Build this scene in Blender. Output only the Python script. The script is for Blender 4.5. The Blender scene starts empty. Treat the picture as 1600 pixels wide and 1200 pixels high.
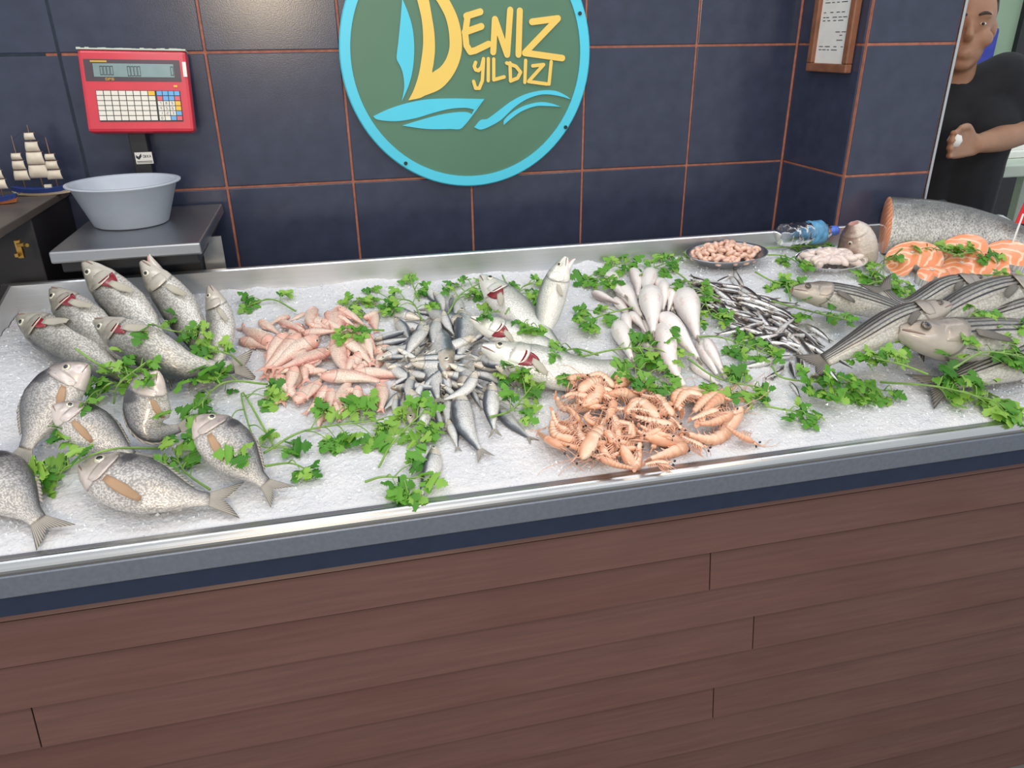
import bpy, bmesh, math, random
import numpy as np
from mathutils import Vector, Matrix

# ------------------------------------------------------------------ camera, world, lights
scene = bpy.context.scene
COL = scene.collection
CAM = np.array([.2705, -2.1805, 1.588])
PITCH, ROLL, YAW, FPX = -.4273, -.0115, -.2269, 1183.5
_cy, _sy, _cp, _sp = math.cos(YAW), math.sin(YAW), math.cos(PITCH), math.sin(PITCH)
FW = np.array([-_sy*_cp, _cy*_cp, _sp])
_r0 = np.array([_cy, _sy, 0.]); _u0 = np.cross(_r0, FW)
RT = _r0*math.cos(ROLL)+_u0*math.sin(ROLL); UP = _u0*math.cos(ROLL)-_r0*math.sin(ROLL)
cam = bpy.data.objects.new('camera', bpy.data.cameras.new('camera')); COL.objects.link(cam)
cam.matrix_world = Matrix(((RT[0], UP[0], -FW[0], CAM[0]), (RT[1], UP[1], -FW[1], CAM[1]), (RT[2], UP[2], -FW[2], CAM[2]), (0, 0, 0, 1)))
cam.data.sensor_width = 36; cam.data.lens = FPX/1600*36; cam.data.clip_start = .05
scene.camera = cam

world = bpy.data.worlds.new('world'); scene.world = world; world.use_nodes = True
bg = world.node_tree.nodes['Background']; bg.inputs[0].default_value = (.90, .95, 1, 1); bg.inputs[1].default_value = .8
vs = scene.view_settings
vs.view_transform = 'Standard'; vs.look = 'None'; vs.exposure = 0; vs.gamma = 1; vs.use_curve_mapping = False

def area(name, loc, target, sx, sy, power, color):
    l = bpy.data.lights.new(name, 'AREA'); l.shape = 'RECTANGLE'; l.size = sx; l.size_y = sy; l.energy = power; l.color = color
    o = bpy.data.objects.new(name, l); COL.objects.link(o); o.location = loc
    o.rotation_euler = (Vector(target)-Vector(loc)).to_track_quat('-Z', 'Y').to_euler(); return o
# ceiling tubes over the counter, and warm lamps hanging in front of it
for tx in (-.6, .7, 2.0): area('ceiling_tube', (tx, -.7, 2.9), (tx, -.6, 1), 1.25, .25, 5.2, (.95, .97, 1))
area('ceiling_tube', (.6, -2.6, 2.8), (.6, -1.2, .95), 2.6, .3, 13, (.97, .98, 1))
area('warm_lamp', (.12, -1.35, 2.05), (.3, -.7, 1), .16, .16, 1.6, (1, .74, .45))
area('warm_lamp', (1.35, -1.35, 2.05), (1.3, -.7, 1), .16, .16, 1.6, (1, .74, .45))
area('warm_lamp', (-.02, -3.6, 1.96), (.3, 0, 1.6), .3, .3, 24., (1, .8, .55))
area('back_room_fill', (2.9, .55, 2.6), (3.2, 1.4, 1.3), .6, .2, 8, (.85, 1, .85))  # added fill light, aimed to brighten the green wall and the person

# ------------------------------------------------------------------ measuring helpers
def ray(u, v): return FW+RT*(u-800)/FPX+UP*(600-v)/FPX
def atY(u, v, Y):
    d = ray(u, v); return CAM+d*((Y-CAM[1])/d[1])
def atX(u, v, X):
    d = ray(u, v); return CAM+d*((X-CAM[0])/d[0])
def atZ(u, v, Z):
    d = ray(u, v); return CAM+d*((Z-CAM[2])/d[2])
YF, YB = -1.1136, -.335          # inner edges of the tray, front and back
ZI, SL = .897, .196              # ice height at the front edge, slope towards the wall
def zi(y): return ZI+(y-YF)*SL
def ice(u, v, l=0.):
    d = ray(u, v); t = (ZI+l+(CAM[1]-YF)*SL-CAM[2])/(d[2]-SL*d[1]); return CAM+d*t
def proj(P):
    d = np.asarray(P)-CAM; z = d@FW; return 800+FPX*(d@RT)/z, 600-FPX*(d@UP)/z
ICEN = np.array([0, -SL, 1.]); ICEN /= np.linalg.norm(ICEN)
def nz(v):
    v = np.asarray(v, float); return v/(np.linalg.norm(v)+1e-12)
HX0, HY0, HR = -.6, -1.2, .004
HM = np.zeros((760, 240))
def hm(x, y, k=1):
    i = int((x-HX0)/HR); j = int((y-HY0)/HR)
    if i < k or j < k or i >= HM.shape[0]-k or j >= HM.shape[1]-k: return 0.
    return HM[i-k:i+k+1, j-k:j+k+1].max()
def stamp(x, y, r, top):
    i0 = int((x-r-HX0)/HR); i1 = int((x+r-HX0)/HR)+1; j0 = int((y-r-HY0)/HR); j1 = int((y+r-HY0)/HR)+1
    for i in range(max(i0, 0), min(i1, HM.shape[0])):
        for j in range(max(j0, 0), min(j1, HM.shape[1])):
            dx = HX0+i*HR-x; dy = HY0+j*HR-y; q = (dx*dx+dy*dy)/(r*r)
            if q < 1:
                h = top*(.6+.4*math.sqrt(1-q))
                if h > HM[i, j]: HM[i, j] = h

# ------------------------------------------------------------------ materials
def srgb(r, g, b):
    f = lambda c: (c/255/12.92) if c/255 <= .04045 else ((c/255+.055)/1.055)**2.4
    return (f(r), f(g), f(b), 1)
class G:
    def __init__(s, name, rough=.5, metal=0., color=None, spec=.5, coat=0.):
        s.mat = bpy.data.materials.new(name); s.mat.use_nodes = True; s.t = s.mat.node_tree; s.b = s.t.nodes['Principled BSDF']
        s.set(Roughness=rough, Metallic=metal)
        s.b.inputs['Specular IOR Level'].default_value = spec; s.b.inputs['Coat Weight'].default_value = coat; s.b.inputs['Coat Roughness'].default_value = .12
        if color: s.b.inputs['Base Color'].default_value = color
    def set(s, **k):
        for a, v in k.items(): s.put(s.b.inputs[a.replace('_', ' ')], v)
    def put(s, inp, v):
        if isinstance(v, bpy.types.NodeSocket): s.t.links.new(v, inp)
        else: inp.default_value = v
    def n(s, typ, ins=None, **attrs):
        nd = s.t.nodes.new('ShaderNode'+typ)
        for a, v in attrs.items(): setattr(nd, a, v)
        for a, v in (ins or {}).items(): s.put(nd.inputs[a], v)
        return nd
    def m(s, op, a, b=0., c=0., clamp=False):
        nd = s.n('Math', {0: a, 1: b, 2: c}, operation=op, use_clamp=clamp); return nd.outputs[0]
    def mix(s, f, a, b, typ='MIX'):
        nd = s.n('MixRGB', {0: f, 1: a, 2: b}, blend_type=typ); return nd.outputs[0]
    def ramp(s, f, els):
        nd = s.n('ValToRGB', {0: f}); cr = nd.color_ramp
        while len(cr.elements) < len(els): cr.elements.new(.5)
        for e, (p, c) in zip(cr.elements, els): e.position = p; e.color = c
        return nd.outputs[0]
    def noise(s, scale, vec=None, detail=3., rough=.5):
        ins = {'Scale': scale, 'Detail': detail, 'Roughness': rough}
        if vec is not None: ins['Vector'] = vec
        return s.n('TexNoise', ins).outputs[0]
    def coord(s, which='Object'): return s.n('TexCoord').outputs[which]
    def bump(s, h, strength, dist=.002):
        nd = s.n('Bump', {'Strength': strength, 'Distance': dist, 'Height': h}); s.t.links.new(nd.outputs[0], s.b.inputs['Normal'])
    def smooth(s, x, a, b):
        nd = s.n('MapRange', {0: x, 1: a, 2: b, 3: 0., 4: 1.}, interpolation_type='SMOOTHSTEP'); return nd.outputs[0]
def plain(name, c, rough=.5, metal=0., var=.12, scale=30., spec=.5, coat=0., bump=0.):
    g = G(name, rough, metal, c, spec, coat); co = g.coord(); nz_ = g.noise(scale, co)
    d = (c[0]*(1-var*2), c[1]*(1-var*2), c[2]*(1-var*2), 1); l = tuple(min(1, x*(1+var)) for x in c[:3])+(1,)
    g.set(Base_Color=g.ramp(nz_, [(.25, d), (.75, l)]))
    if bump: g.bump(g.noise(scale*6, co), bump)
    return g.mat
def fishmat(name, els, ku, kv, sc=.35, metal=.25, rough=.3, stripes=None, spots=None, head=None, vn=.14, bump=.35, blotch=None, rand=None):
    g = G(name, rough, metal, None, .5, .35)
    uv = g.n('UVMap').outputs[0]; sp = g.n('SeparateXYZ', {0: uv}); u, v = sp.outputs[0], sp.outputs[1]
    ob = g.coord(); nn = g.noise(45., ob, 4.); n2 = g.noise(14., ob, 2.)
    v2 = g.m('ADD', v, g.m('MULTIPLY', g.m('SUBTRACT', nn, .5), vn)); v2 = g.m('ADD', v2, g.m('MULTIPLY', g.m('SUBTRACT', n2, .5), vn))
    c = g.ramp(v2, els)
    if rand: c = g.mix(g.m('MULTIPLY', g.n('ObjectInfo').outputs['Random'], rand[1]), c, rand[0])
    body = g.smooth(u, .22, .27) if head else g.smooth(u, -2., -1.)
    vec = g.n('CombineXYZ', {0: g.m('MULTIPLY', u, ku), 1: g.m('MULTIPLY', v, kv), 2: 0.}).outputs[0]
    vor = g.n('TexVoronoi', {'Vector': vec, 'Scale': 1.}).outputs[0]
    if head:
        hn = g.noise(70., ob, 3.); dk = tuple(x*.38 for x in head[:3])+(1,); lt = tuple(min(1, x*1.25) for x in head[:3])+(1,)
        hc = g.ramp(g.m('ADD', g.m('MULTIPLY', hn, .75), g.m('MULTIPLY', g.m('SUBTRACT', 1., v), .35)), [(.28, dk), (.5, head), (.72, lt)])
        c = g.mix(g.m('MULTIPLY', g.m('SUBTRACT', 1., body), .55), c, hc)
    if stripes:
        freq, col, amt = stripes
        w = g.m('SINE', g.m('MULTIPLY', v, freq)); w = g.m('MULTIPLY', g.m('MULTIPLY', g.smooth(w, -.1, .7), g.smooth(v, .32, .45)), body)
        c = g.mix(g.m('MULTIPLY', w, amt), c, col)
    if spots:
        freq, col, amt, th = spots
        vs_ = g.n('TexVoronoi', {'Vector': vec, 'Scale': freq}).outputs[0]
        c = g.mix(g.m('MULTIPLY', g.m('SUBTRACT', 1., g.smooth(vs_, th*.6, th)), amt), c, col)
    if head:
        vv = g.m('SUBTRACT', g.m('MULTIPLY', v, 2.), 1.); le = g.m('SUBTRACT', .275, g.m('MULTIPLY', g.m('MULTIPLY', vv, vv), .07))
        cre = g.m('SUBTRACT', 1., g.smooth(g.m('ABSOLUTE', g.m('SUBTRACT', u, le)), .004, .014)); c = g.mix(g.m('MULTIPLY', cre, .55), c, tuple(x*.25 for x in head[:3])+(1,))
    if blotch:
        du = g.m('DIVIDE', g.m('SUBTRACT', u, blotch[0]), .07); dv = g.m('DIVIDE', g.m('SUBTRACT', v, blotch[1]), .2); rr_ = g.m('ADD', g.m('MULTIPLY', du, du), g.m('MULTIPLY', dv, dv))
        c = g.mix(g.m('MULTIPLY', g.m('SUBTRACT', 1., g.smooth(g.m('ADD', rr_, g.m('MULTIPLY', g.m('SUBTRACT', nn, .5), 1.6)), .2, 1.1)), .8), c, S(46, 44, 52))
    k = g.m('MULTIPLY', g.smooth(vor, .25, .75), g.m('MULTIPLY', body, sc))
    c = g.mix(k, c, (.05, .05, .055, 1))
    g.set(Base_Color=c); g.bump(g.m('MULTIPLY', vor, body), bump, .0015)
    g.set(Roughness=g.m('ADD', rough-.08, g.m('MULTIPLY', nn, .2)))
    return g.mat
S = srgb
M = {}
M['bass'] = fishmat('sea_bass_skin', [(.0, S(236, 232, 226)), (.42, S(215, 212, 205)), (.62, S(150, 148, 140)), (.85, S(72, 76, 76)), (1, S(45, 50, 54))], 78, 40, .5, .22, .3, head=S(176, 168, 152))
M['bream'] = fishmat('sea_bream_skin', [(.0, S(235, 230, 225)), (.4, S(222, 216, 210)), (.65, S(165, 163, 162)), (.9, S(88, 90, 96)), (1, S(60, 62, 70))], 68, 40, .52, .22, .28, head=S(196, 178, 172), blotch=(.34, .78))
M['redm'] = fishmat('red_mullet_skin', [(.0, S(252, 236, 222)), (.35, S(248, 220, 204)), (.6, S(240, 196, 180)), (.85, S(228, 158, 146)), (1, S(200, 120, 112))], 44, 24, .3, .08, .32, head=S(226, 156, 142), vn=.55, rand=(S(252, 232, 214), .6))
M['sard'] = fishmat('sardine_skin', [(.0, S(246, 244, 238)), (.45, S(240, 240, 238)), (.58, S(205, 210, 214)), (.68, S(108, 114, 124)), (.78, S(66, 74, 88)), (1, S(44, 52, 66))], 60, 28, .3, .16, .27, spots=(.3, S(70, 72, 78), .45, .22), head=S(206, 190, 164), vn=.22, rand=(S(120, 124, 130), .4))
M['anch'] = fishmat('anchovy_skin', [(.0, S(240, 238, 235)), (.42, S(234, 236, 240)), (.5, S(130, 124, 124)), (.57, S(66, 60, 62)), (1, S(40, 38, 42))], 30, 14, .12, .3, .26, head=S(165, 150, 140), vn=.1)
M['blue'] = fishmat('bluefish_skin', [(.0, S(240, 238, 234)), (.45, S(228, 228, 222)), (.7, S(190, 194, 186)), (.88, S(120, 132, 128)), (1, S(70, 84, 88))], 90, 40, .2, .25, .28, head=S(225, 224, 215))
M['whit'] = fishmat('whiting_skin', [(.0, S(250, 245, 242)), (.5, S(244, 237, 235)), (.75, S(205, 190, 188)), (1, S(150, 135, 135))], 60, 30, .06, .08, .32, vn=.2, spots=(.12, S(230, 175, 170), .3, .3))
M['gmul'] = fishmat('grey_mullet_skin', [(.0, S(228, 224, 214)), (.3, S(206, 202, 192)), (.5, S(160, 156, 148)), (.68, S(112, 110, 106)), (1, S(56, 56, 60))], 64, 30, .3, .15, .34, stripes=(74., S(40, 40, 42), 1.), head=S(150, 136, 126))
M['salmon'] = fishmat('salmon_skin', [(.0, S(240, 236, 230)), (.38, S(228, 225, 220)), (.55, S(190, 188, 184)), (.72, S(120, 122, 120)), (1, S(50, 56, 58))], 110, 44, .45, .15, .3, spots=(.35, S(40, 42, 42), .6, .22), vn=.2)
M['headfish'] = fishmat('brown_head_skin', [(.0, S(226, 216, 206)), (.4, S(214, 198, 186)), (.65, S(150, 124, 110)), (1, S(84, 68, 62))], 30, 20, .12, .05, .35, vn=.5)
def finmat(name, c1, c2):
    g = G(name, .4); uv = g.n('UVMap').outputs[0]; sp = g.n('SeparateXYZ', {0: uv})
    w = g.m('SINE', g.m('MULTIPLY', sp.outputs[1], 90.)); w = g.m('ADD', g.m('MULTIPLY', w, .5), .5)
    w = g.m('MULTIPLY', w, g.m('ADD', .35, g.m('MULTIPLY', sp.outputs[0], .65)))
    g.set(Base_Color=g.mix(w, c1, c2)); g.bump(w, .4, .001); return g.mat
M['fin_grey'] = finmat('grey_fin', S(178, 172, 162), S(82, 80, 78))
M['fin_dark'] = finmat('dark_fin', S(120, 114, 106), S(58, 56, 56))
M['fin_pink'] = finmat('pink_fin', S(240, 195, 180), S(214, 140, 125))
M['fin_tan'] = finmat('tan_fin', S(196, 162, 128), S(128, 98, 76))
M['fin_pale'] = finmat('pale_fin', S(205, 200, 185), S(140, 136, 124))
M['mouth'] = plain('mouth_lining', S(205, 150, 140), .4)
M['lip'] = plain('fish_lip', S(150, 122, 112), .4)
M['gill'] = plain('gill_red', S(140, 34, 44), .25, 0, .25, 60, .6, .4)
M['iris'] = plain('eye_iris', S(222, 218, 196), .15, .3, .08, 200, .6, .6)
M['iris_dark'] = plain('eye_iris_dark', S(104, 92, 84), .15, .2, .1, 200, .6, .6)
M['pupil'] = G('eye_pupil', .08, 0, S(12, 12, 14), .6, .6).mat
def shrimpmat(name, c0, c1, c2):
    g = G(name, .3, 0, None, .5, .35); uv = g.n('UVMap').outputs[0]; sp = g.n('SeparateXYZ', {0: uv}); ob = g.coord()
    nn = g.noise(70., ob, 4.)
    c = g.ramp(g.m('ADD', sp.outputs[1], g.m('MULTIPLY', g.m('SUBTRACT', nn, .5), .5)), [(.0, c0), (.55, c1), (1., c2)])
    g.set(Base_Color=c, Subsurface_Weight=.12); g.b.inputs['Subsurface Radius'].default_value = (.01, .005, .003)
    return g.mat
M['shrimp'] = shrimpmat('shrimp_shell', S(250, 222, 200), S(240, 196, 166), S(222, 160, 126))
M['shrimp_leg'] = plain('shrimp_legs', S(242, 184, 156), .35, 0, .2, 60)
M['peeled'] = plain('peeled_shrimp_flesh', S(246, 200, 180), .3, 0, .15, 60, .5, .3)
M['roe'] = plain('pale_roe', S(240, 222, 214), .3, 0, .12, 40, .5, .4)
def icemat():
    g = G('crushed_ice', .38, 0, None, .5); co = g.coord()
    n1 = g.noise(9., co, 4.); n2 = g.noise(160., co, 4., .65); vo = g.n('TexVoronoi', {'Vector': co, 'Scale': 190.}).outputs[0]
    c = g.ramp(n1, [(.3, S(208, 212, 219)), (.7, S(227, 227, 231))])
    g.set(Base_Color=c, Subsurface_Weight=.15); g.b.inputs['Subsurface Radius'].default_value = (.01, .012, .015)
    g.bump(g.m('ADD', n2, g.m('MULTIPLY', vo, .6)), .55, .004); return g.mat
M['ice'] = icemat()
M['chip'] = G('ice_grains', .12, 0, S(236, 240, 244), .6).mat
def steel(name, c, rough, sx=1., sy=60., sz=60., var=.1):
    g = G(name, rough, 1.); mp = g.n('Mapping', {0: g.coord(), 3: (sx, sy, sz)}).outputs[0]; nn = g.noise(6., mp, 4.); n3 = g.noise(7., g.coord(), 3.)
    a = tuple(x*(1-var) for x in c[:3])+(1,)
    g.set(Base_Color=g.ramp(nn, [(.2, a), (.8, c)]), Roughness=g.m('ADD', rough-.06, g.m('MULTIPLY', n3, .16))); g.bump(nn, .06, .001); return g.mat
M['steel'] = steel('brushed_steel', S(226, 227, 229), .36)
M['rim'] = steel('rolled_steel_rim', S(205, 206, 206), .26)
M['apron'] = plain('dull_steel_apron', S(128, 136, 150), .38, .45, .06, 120, .5, 0, .12)
M['pan'] = steel('scale_pan_steel', S(176, 179, 184), .34)
M['band'] = plain('navy_band', S(42, 52, 74), .5, 0, .06, 40, .3)
def tilemat():
    g = G('navy_wall_tile', .2, 0, None, .5); co = g.coord(); n = g.noise(22., co, 4.); n2 = g.noise(330., co, 3.)
    g.set(Base_Color=g.ramp(n, [(.2, S(48, 54, 74)), (.8, S(60, 66, 88))]), Roughness=g.m('ADD', .15, g.m('MULTIPLY', n2, .14))); g.bump(n2, .12, .001); return g.mat
M['tile'] = tilemat()
M['grout'] = plain('terracotta_grout', S(176, 112, 92), .8, 0, .15, 60)
M['grout_dark'] = plain('darkened_grout', S(34, 46, 62), .8, 0, .15, 60)
def woodmat():
    g = G('stained_planks', .46, 0, None, .4); oi = g.n('ObjectInfo').outputs['Random']; co = g.coord()
    off = g.n('CombineXYZ', {0: g.m('MULTIPLY', oi, 37.), 1: 0., 2: g.m('MULTIPLY', oi, 11.)}).outputs[0]
    v = g.n('VectorMath', {0: co, 1: off}, operation='ADD').outputs[0]
    gr = g.noise(5., g.n('Mapping', {0: v, 3: (1.2, 20, 24)}).outputs[0], 5., .6); bl = g.noise(2.2, g.n('Mapping', {0: v, 3: (1, 1, 4)}).outputs[0], 3.)
    c = g.ramp(gr, [(.2, S(98, 71, 66)), (.55, S(109, 80, 74)), (.85, S(119, 88, 81))])
    c = g.mix(g.m('MULTIPLY', g.smooth(bl, .45, .75), .35), c, S(92, 58, 50)); c = g.mix(g.m('MULTIPLY', oi, .16), c, S(88, 56, 46))
    g.set(Base_Color=c); g.bump(gr, .15, .001); return g.mat
M['wood'] = woodmat()
M['black'] = plain('black_paint', S(30, 32, 38), .45, 0, .15, 25)
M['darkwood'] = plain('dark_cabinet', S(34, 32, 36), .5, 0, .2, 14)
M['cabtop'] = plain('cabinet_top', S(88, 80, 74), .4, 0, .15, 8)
M['brass'] = plain('brass', S(190, 150, 80), .3, .9, .15, 60)
M['basin'] = plain('grey_blue_plastic', S(182, 190, 202), .35, 0, .03, 20)
M['red'] = plain('red_plastic', S(206, 48, 66), .3, 0, .05, 20, .5, .4)
M['lcd_frame'] = plain('display_bezel', S(74, 62, 70), .25, 0, .05)
M['lcd'] = plain('lcd', S(128, 150, 152), .2, 0, .06, 30)
M['ink'] = plain('ink', S(40, 46, 56), .5)
M['keywhite'] = plain('key_white', S(226, 222, 212), .4, 0, .03)
M['keyblue'] = plain('key_blue', S(104, 168, 222), .4, 0, .03)
M['keyyellow'] = plain('key_yellow', S(232, 186, 62), .4, 0, .03)
M['keyred'] = plain('key_red', S(216, 96, 110), .4, 0, .03)
M['white'] = plain('white_paper', S(236, 236, 232), .6, 0, .03)
M['gold'] = plain('gold_print', S(210, 160, 70), .4, 0, .05)
M['green'] = plain('sign_green', S(84, 126, 103), .42, 0, .05, 3.)
M['cyan'] = plain('sign_cyan', S(82, 208, 236), .35, 0, .03, 5.)
M['yellow'] = plain('sign_yellow', S(242, 206, 104), .4, 0, .03, 5.)
M['screw'] = plain('screw', S(60, 70, 74), .35, .8)
M['framewood'] = plain('frame_wood', S(140, 92, 68), .45, 0, .15, 40)
def leafmat(name, a, b, c):
    g = G(name, .42, 0, None, .4); oi = g.n('ObjectInfo').outputs['Random']; n = g.noise(60., g.coord(), 3.)
    col = g.ramp(g.m('ADD', g.m('MULTIPLY', oi, .7), g.m('MULTIPLY', n, .35)), [(.1, a), (.5, b), (.95, c)])
    g.set(Base_Color=col); tr = g.n('BsdfTranslucent', {0: col}); mx = g.n('MixShader', {0: .25})
    out = g.t.nodes['Material Output']; g.t.links.new(g.b.outputs[0], mx.inputs[1]); g.t.links.new(tr.outputs[0], mx.inputs[2]); g.t.links.new(mx.outputs[0], out.inputs[0])
    return g.mat
M['leaf'] = leafmat('parsley_leaf', S(52, 118, 40), S(104, 168, 58), S(168, 208, 96))
M['stem'] = plain('parsley_stem', S(132, 172, 82), .4, 0, .15, 40)
def fleshmat():
    g = G('salmon_flesh', .3, 0, None, .5, .4); co = g.coord()
    w = g.n('TexWave', {'Vector': co, 'Scale': 26., 'Distortion': 5., 'Detail': 2.}, wave_type='RINGS').outputs[1]
    g.set(Base_Color=g.mix(g.smooth(w, .72, .95), S(246, 152, 104), S(252, 206, 176)), Subsurface_Weight=.15); g.b.inputs['Subsurface Radius'].default_value = (.01, .004, .002); return g.mat
M['flesh'] = fleshmat()
def glass(name, c, rough=.05, ior=1.35):
    g = G(name, rough, 0, c); g.set(Transmission_Weight=1., IOR=ior); return g.mat
M['pet'] = glass('clear_plastic', (.9, .94, 1, 1), .08, 1.33)
M['dishglass'] = glass('clear_dish', (.95, .97, .98, 1), .03, 1.3)
M['label_blue'] = plain('bottle_label', S(110, 178, 226), .3, 0, .35, 25)
M['cap_blue'] = plain('bottle_cap', S(84, 122, 226), .35, 0, .03)
M['skin'] = plain('skin', S(168, 126, 100), .5, 0, .06, 20)
M['hair'] = plain('cropped_hair', S(72, 64, 60), .8, 0, .2, 90)
M['tshirt'] = plain('black_tshirt', S(26, 28, 34), .85, 0, .1, 40)
M['trousers'] = plain('grey_trousers', S(70, 78, 88), .85, 0, .1, 40)
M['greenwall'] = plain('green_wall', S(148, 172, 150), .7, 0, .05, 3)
M['floor'] = plain('floor_tile', S(120, 116, 112), .4, 0, .1, 4)
M['cream'] = plain('sail_cloth', S(222, 212, 194), .8, 0, .08, 60)
M['hullblue'] = plain('hull_blue', S(44, 66, 132), .4, 0, .1, 40)
M['hullcream'] = plain('hull_cream', S(224, 208, 180), .5, 0, .08, 40)
M['hullorange'] = plain('hull_orange', S(176, 104, 58), .5, 0, .15, 40)
M['mast'] = plain('mast_wood', S(150, 112, 80), .6, 0, .15, 60)
M['rope'] = plain('rigging', S(58, 52, 50), .8)
M['tablewhite'] = plain('pale_table', S(190, 202, 190), .45, 0, .05, 10)
M['redcard'] = plain('red_card', S(226, 40, 52), .5, 0, .04)
M['bluecloth'] = plain('blue_cloth', S(60, 70, 170), .8, 0, .1, 30)

# ------------------------------------------------------------------ object helpers
ORG = {}
def tag(o, label=None, cat=None, group=None, kind=None):
    if label: o['label'] = label
    if cat: o['category'] = cat
    if group: o['group'] = group
    if kind: o['kind'] = kind
    return o
def thing(name, label, cat, loc, group=None):
    o = bpy.data.objects.new(name, None); COL.objects.link(o); o.location = loc; o.empty_display_size = .02
    ORG[o] = np.array(loc, float); return tag(o, label, cat, group)
def mesh(name, V, F, mats, uv=None, smooth=True, mi=None, org=None):
    V = np.asarray(V, float)
    if org is not None: V = V-org
    me = bpy.data.meshes.new(name); me.from_pydata([tuple(p) for p in V], [], [tuple(f) for f in F])
    for m in (mats if isinstance(mats, (list, tuple)) else [mats]): me.materials.append(M[m])
    if mi is not None: me.polygons.foreach_set('material_index', mi)
    if smooth: me.polygons.foreach_set('use_smooth', [True]*len(me.polygons))
    if uv is not None:
        l = me.uv_layers.new(name='UVMap'); vi = np.zeros(len(me.loops), np.int32); me.loops.foreach_get('vertex_index', vi)
        l.data.foreach_set('uv', np.asarray(uv, float)[vi].ravel())
    me.update(); return me
def part(name, V, F, mats, parent=None, uv=None, smooth=True, mi=None, org=None):
    if org is None: org = ORG[parent] if parent is not None else np.asarray(V, float).mean(0)
    me = mesh(name, V, F, mats, uv, smooth, mi, org)
    o = bpy.data.objects.new(name, me); COL.objects.link(o)
    if parent is not None: o.parent = parent
    else: o.location = org
    ORG[o] = np.array(org, float); return o
class B:
    """collects boxes, tubes and lathes as one mesh"""
    def __init__(s): s.V = []; s.F = []
    def add(s, V, F):
        o = len(s.V); s.V += [tuple(map(float, v)) for v in V]; s.F += [tuple(i+o for i in f) for f in F]; return s
    def box(s, lo, hi, bev=0., M3=None, c=None):
        lo = np.array(lo, float); hi = np.array(hi, float); b = bev
        if b <= 0:
            V = [(x, y, z) for x in (lo[0], hi[0]) for y in (lo[1], hi[1]) for z in (lo[2], hi[2])]
            F = [(0, 1, 3, 2), (4, 6, 7, 5), (0, 4, 5, 1), (2, 3, 7, 6), (0, 2, 6, 4), (1, 5, 7, 3)]
        else:
            bm = bmesh.new(); bmesh.ops.create_cube(bm, size=1.)
            for v in bm.verts: v.co = Vector([(lo[k]+hi[k])/2+v.co[k]*(hi[k]-lo[k]) for k in range(3)])
            bmesh.ops.bevel(bm, geom=bm.edges[:], offset=b, segments=2, affect='EDGES', profile=.5)
            bm.verts.ensure_lookup_table(); V = [tuple(v.co) for v in bm.verts]; F = [tuple(v.index for v in f.verts) for f in bm.faces]; bm.free()
        if M3 is not None: V = [np.asarray(c)+M3@(np.array(v)-np.asarray(c)) for v in V]
        return s.add(V, F)
    def tube(s, P, r, k=6, cap=True):
        P = np.asarray(P, float); n = len(P); R = np.broadcast_to(np.asarray(r, float), (n,)) if np.ndim(r) else np.full(n, float(r))
        T = np.gradient(P, axis=0); ref = np.array([0, 0, 1.]) if abs(nz(T[0])[2]) < .9 else np.array([1., 0, 0])
        V = []
        for i in range(n):
            t = nz(T[i]); a = nz(np.cross(t, ref)); b = np.cross(t, a); ref = np.cross(a, t) if False else ref
            for j in range(k):
                q = 2*math.pi*j/k; V.append(P[i]+(a*math.cos(q)+b*math.sin(q))*R[i])
        F = [(i*k+j, i*k+(j+1) % k, (i+1)*k+(j+1) % k, (i+1)*k+j) for i in range(n-1) for j in range(k)]
        if cap: F += [tuple(range(k))[::-1], tuple(range((n-1)*k, n*k))]
        return s.add(V, F)
    def lathe(s, c, prof, k=40, sx=1., sy=1., close=True):
        V = []; n = len(prof)
        for r, z in prof:
            for j in range(k):
                q = 2*math.pi*j/k; V.append((c[0]+r*math.cos(q)*sx, c[1]+r*math.sin(q)*sy, c[2]+z))
        F = [(i*k+j, i*k+(j+1) % k, (i+1)*k+(j+1) % k, (i+1)*k+j) for i in range(n-1) for j in range(k)]
        if close: F += [tuple(range(k))[::-1], tuple(range((n-1)*k, n*k))]
        return s.add(V, F)
    def prism(s, poly, ax, d):
        """polygon of 3-D points pushed along vector d"""
        P = [np.asarray(p, float) for p in poly]; n = len(P); d = np.asarray(d, float)
        return s.add(P+[p+d for p in P], [tuple(range(n)), tuple(range(n, 2*n))[::-1]]+[(i, i+n, (i+1) % n+n, (i+1) % n) for i in range(n)])
    def part(s, name, mat, parent=None, smooth=False, **k): return part(name, s.V, s.F, mat, parent, smooth=smooth, **k)
def auto_smooth(o, ang=.6):
    for e in o.data.edges: pass
    return o

# ------------------------------------------------------------------ the setting
FZ = -.16                       # floor level
TW = .33; GZ = 1.236             # wall tile pitch and the height of the lower joint line
tile_bm = None
def tile_mesh(w, h, d=.012):
    b = B().box((-w/2, -d, -h/2), (w/2, 0, h/2), .0022); return mesh('tile', b.V, b.F, 'tile', smooth=False)
wall = B().box((-1.4, -.0085, FZ), (1.65, .12, 2.75)).part('wall_back', 'grout'); tag(wall, kind='structure', label='navy tiled back wall with terracotta joints behind the counter')
gap = .006
tm = tile_mesh(TW-gap, TW-gap)
def put_tile(parent, me, loc, rz=0.):
    o = bpy.data.objects.new('tile', me); COL.objects.link(o); o.parent = parent; o.location = np.asarray(loc)-ORG[parent]; o.rotation_euler = (0, 0, rz); return o
for i in range(-4, 5):
    for j in range(-3, 4):
        put_tile(wall, tm, (TW*(i+.5), -.0, GZ+TW*(j+.5)))
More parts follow.
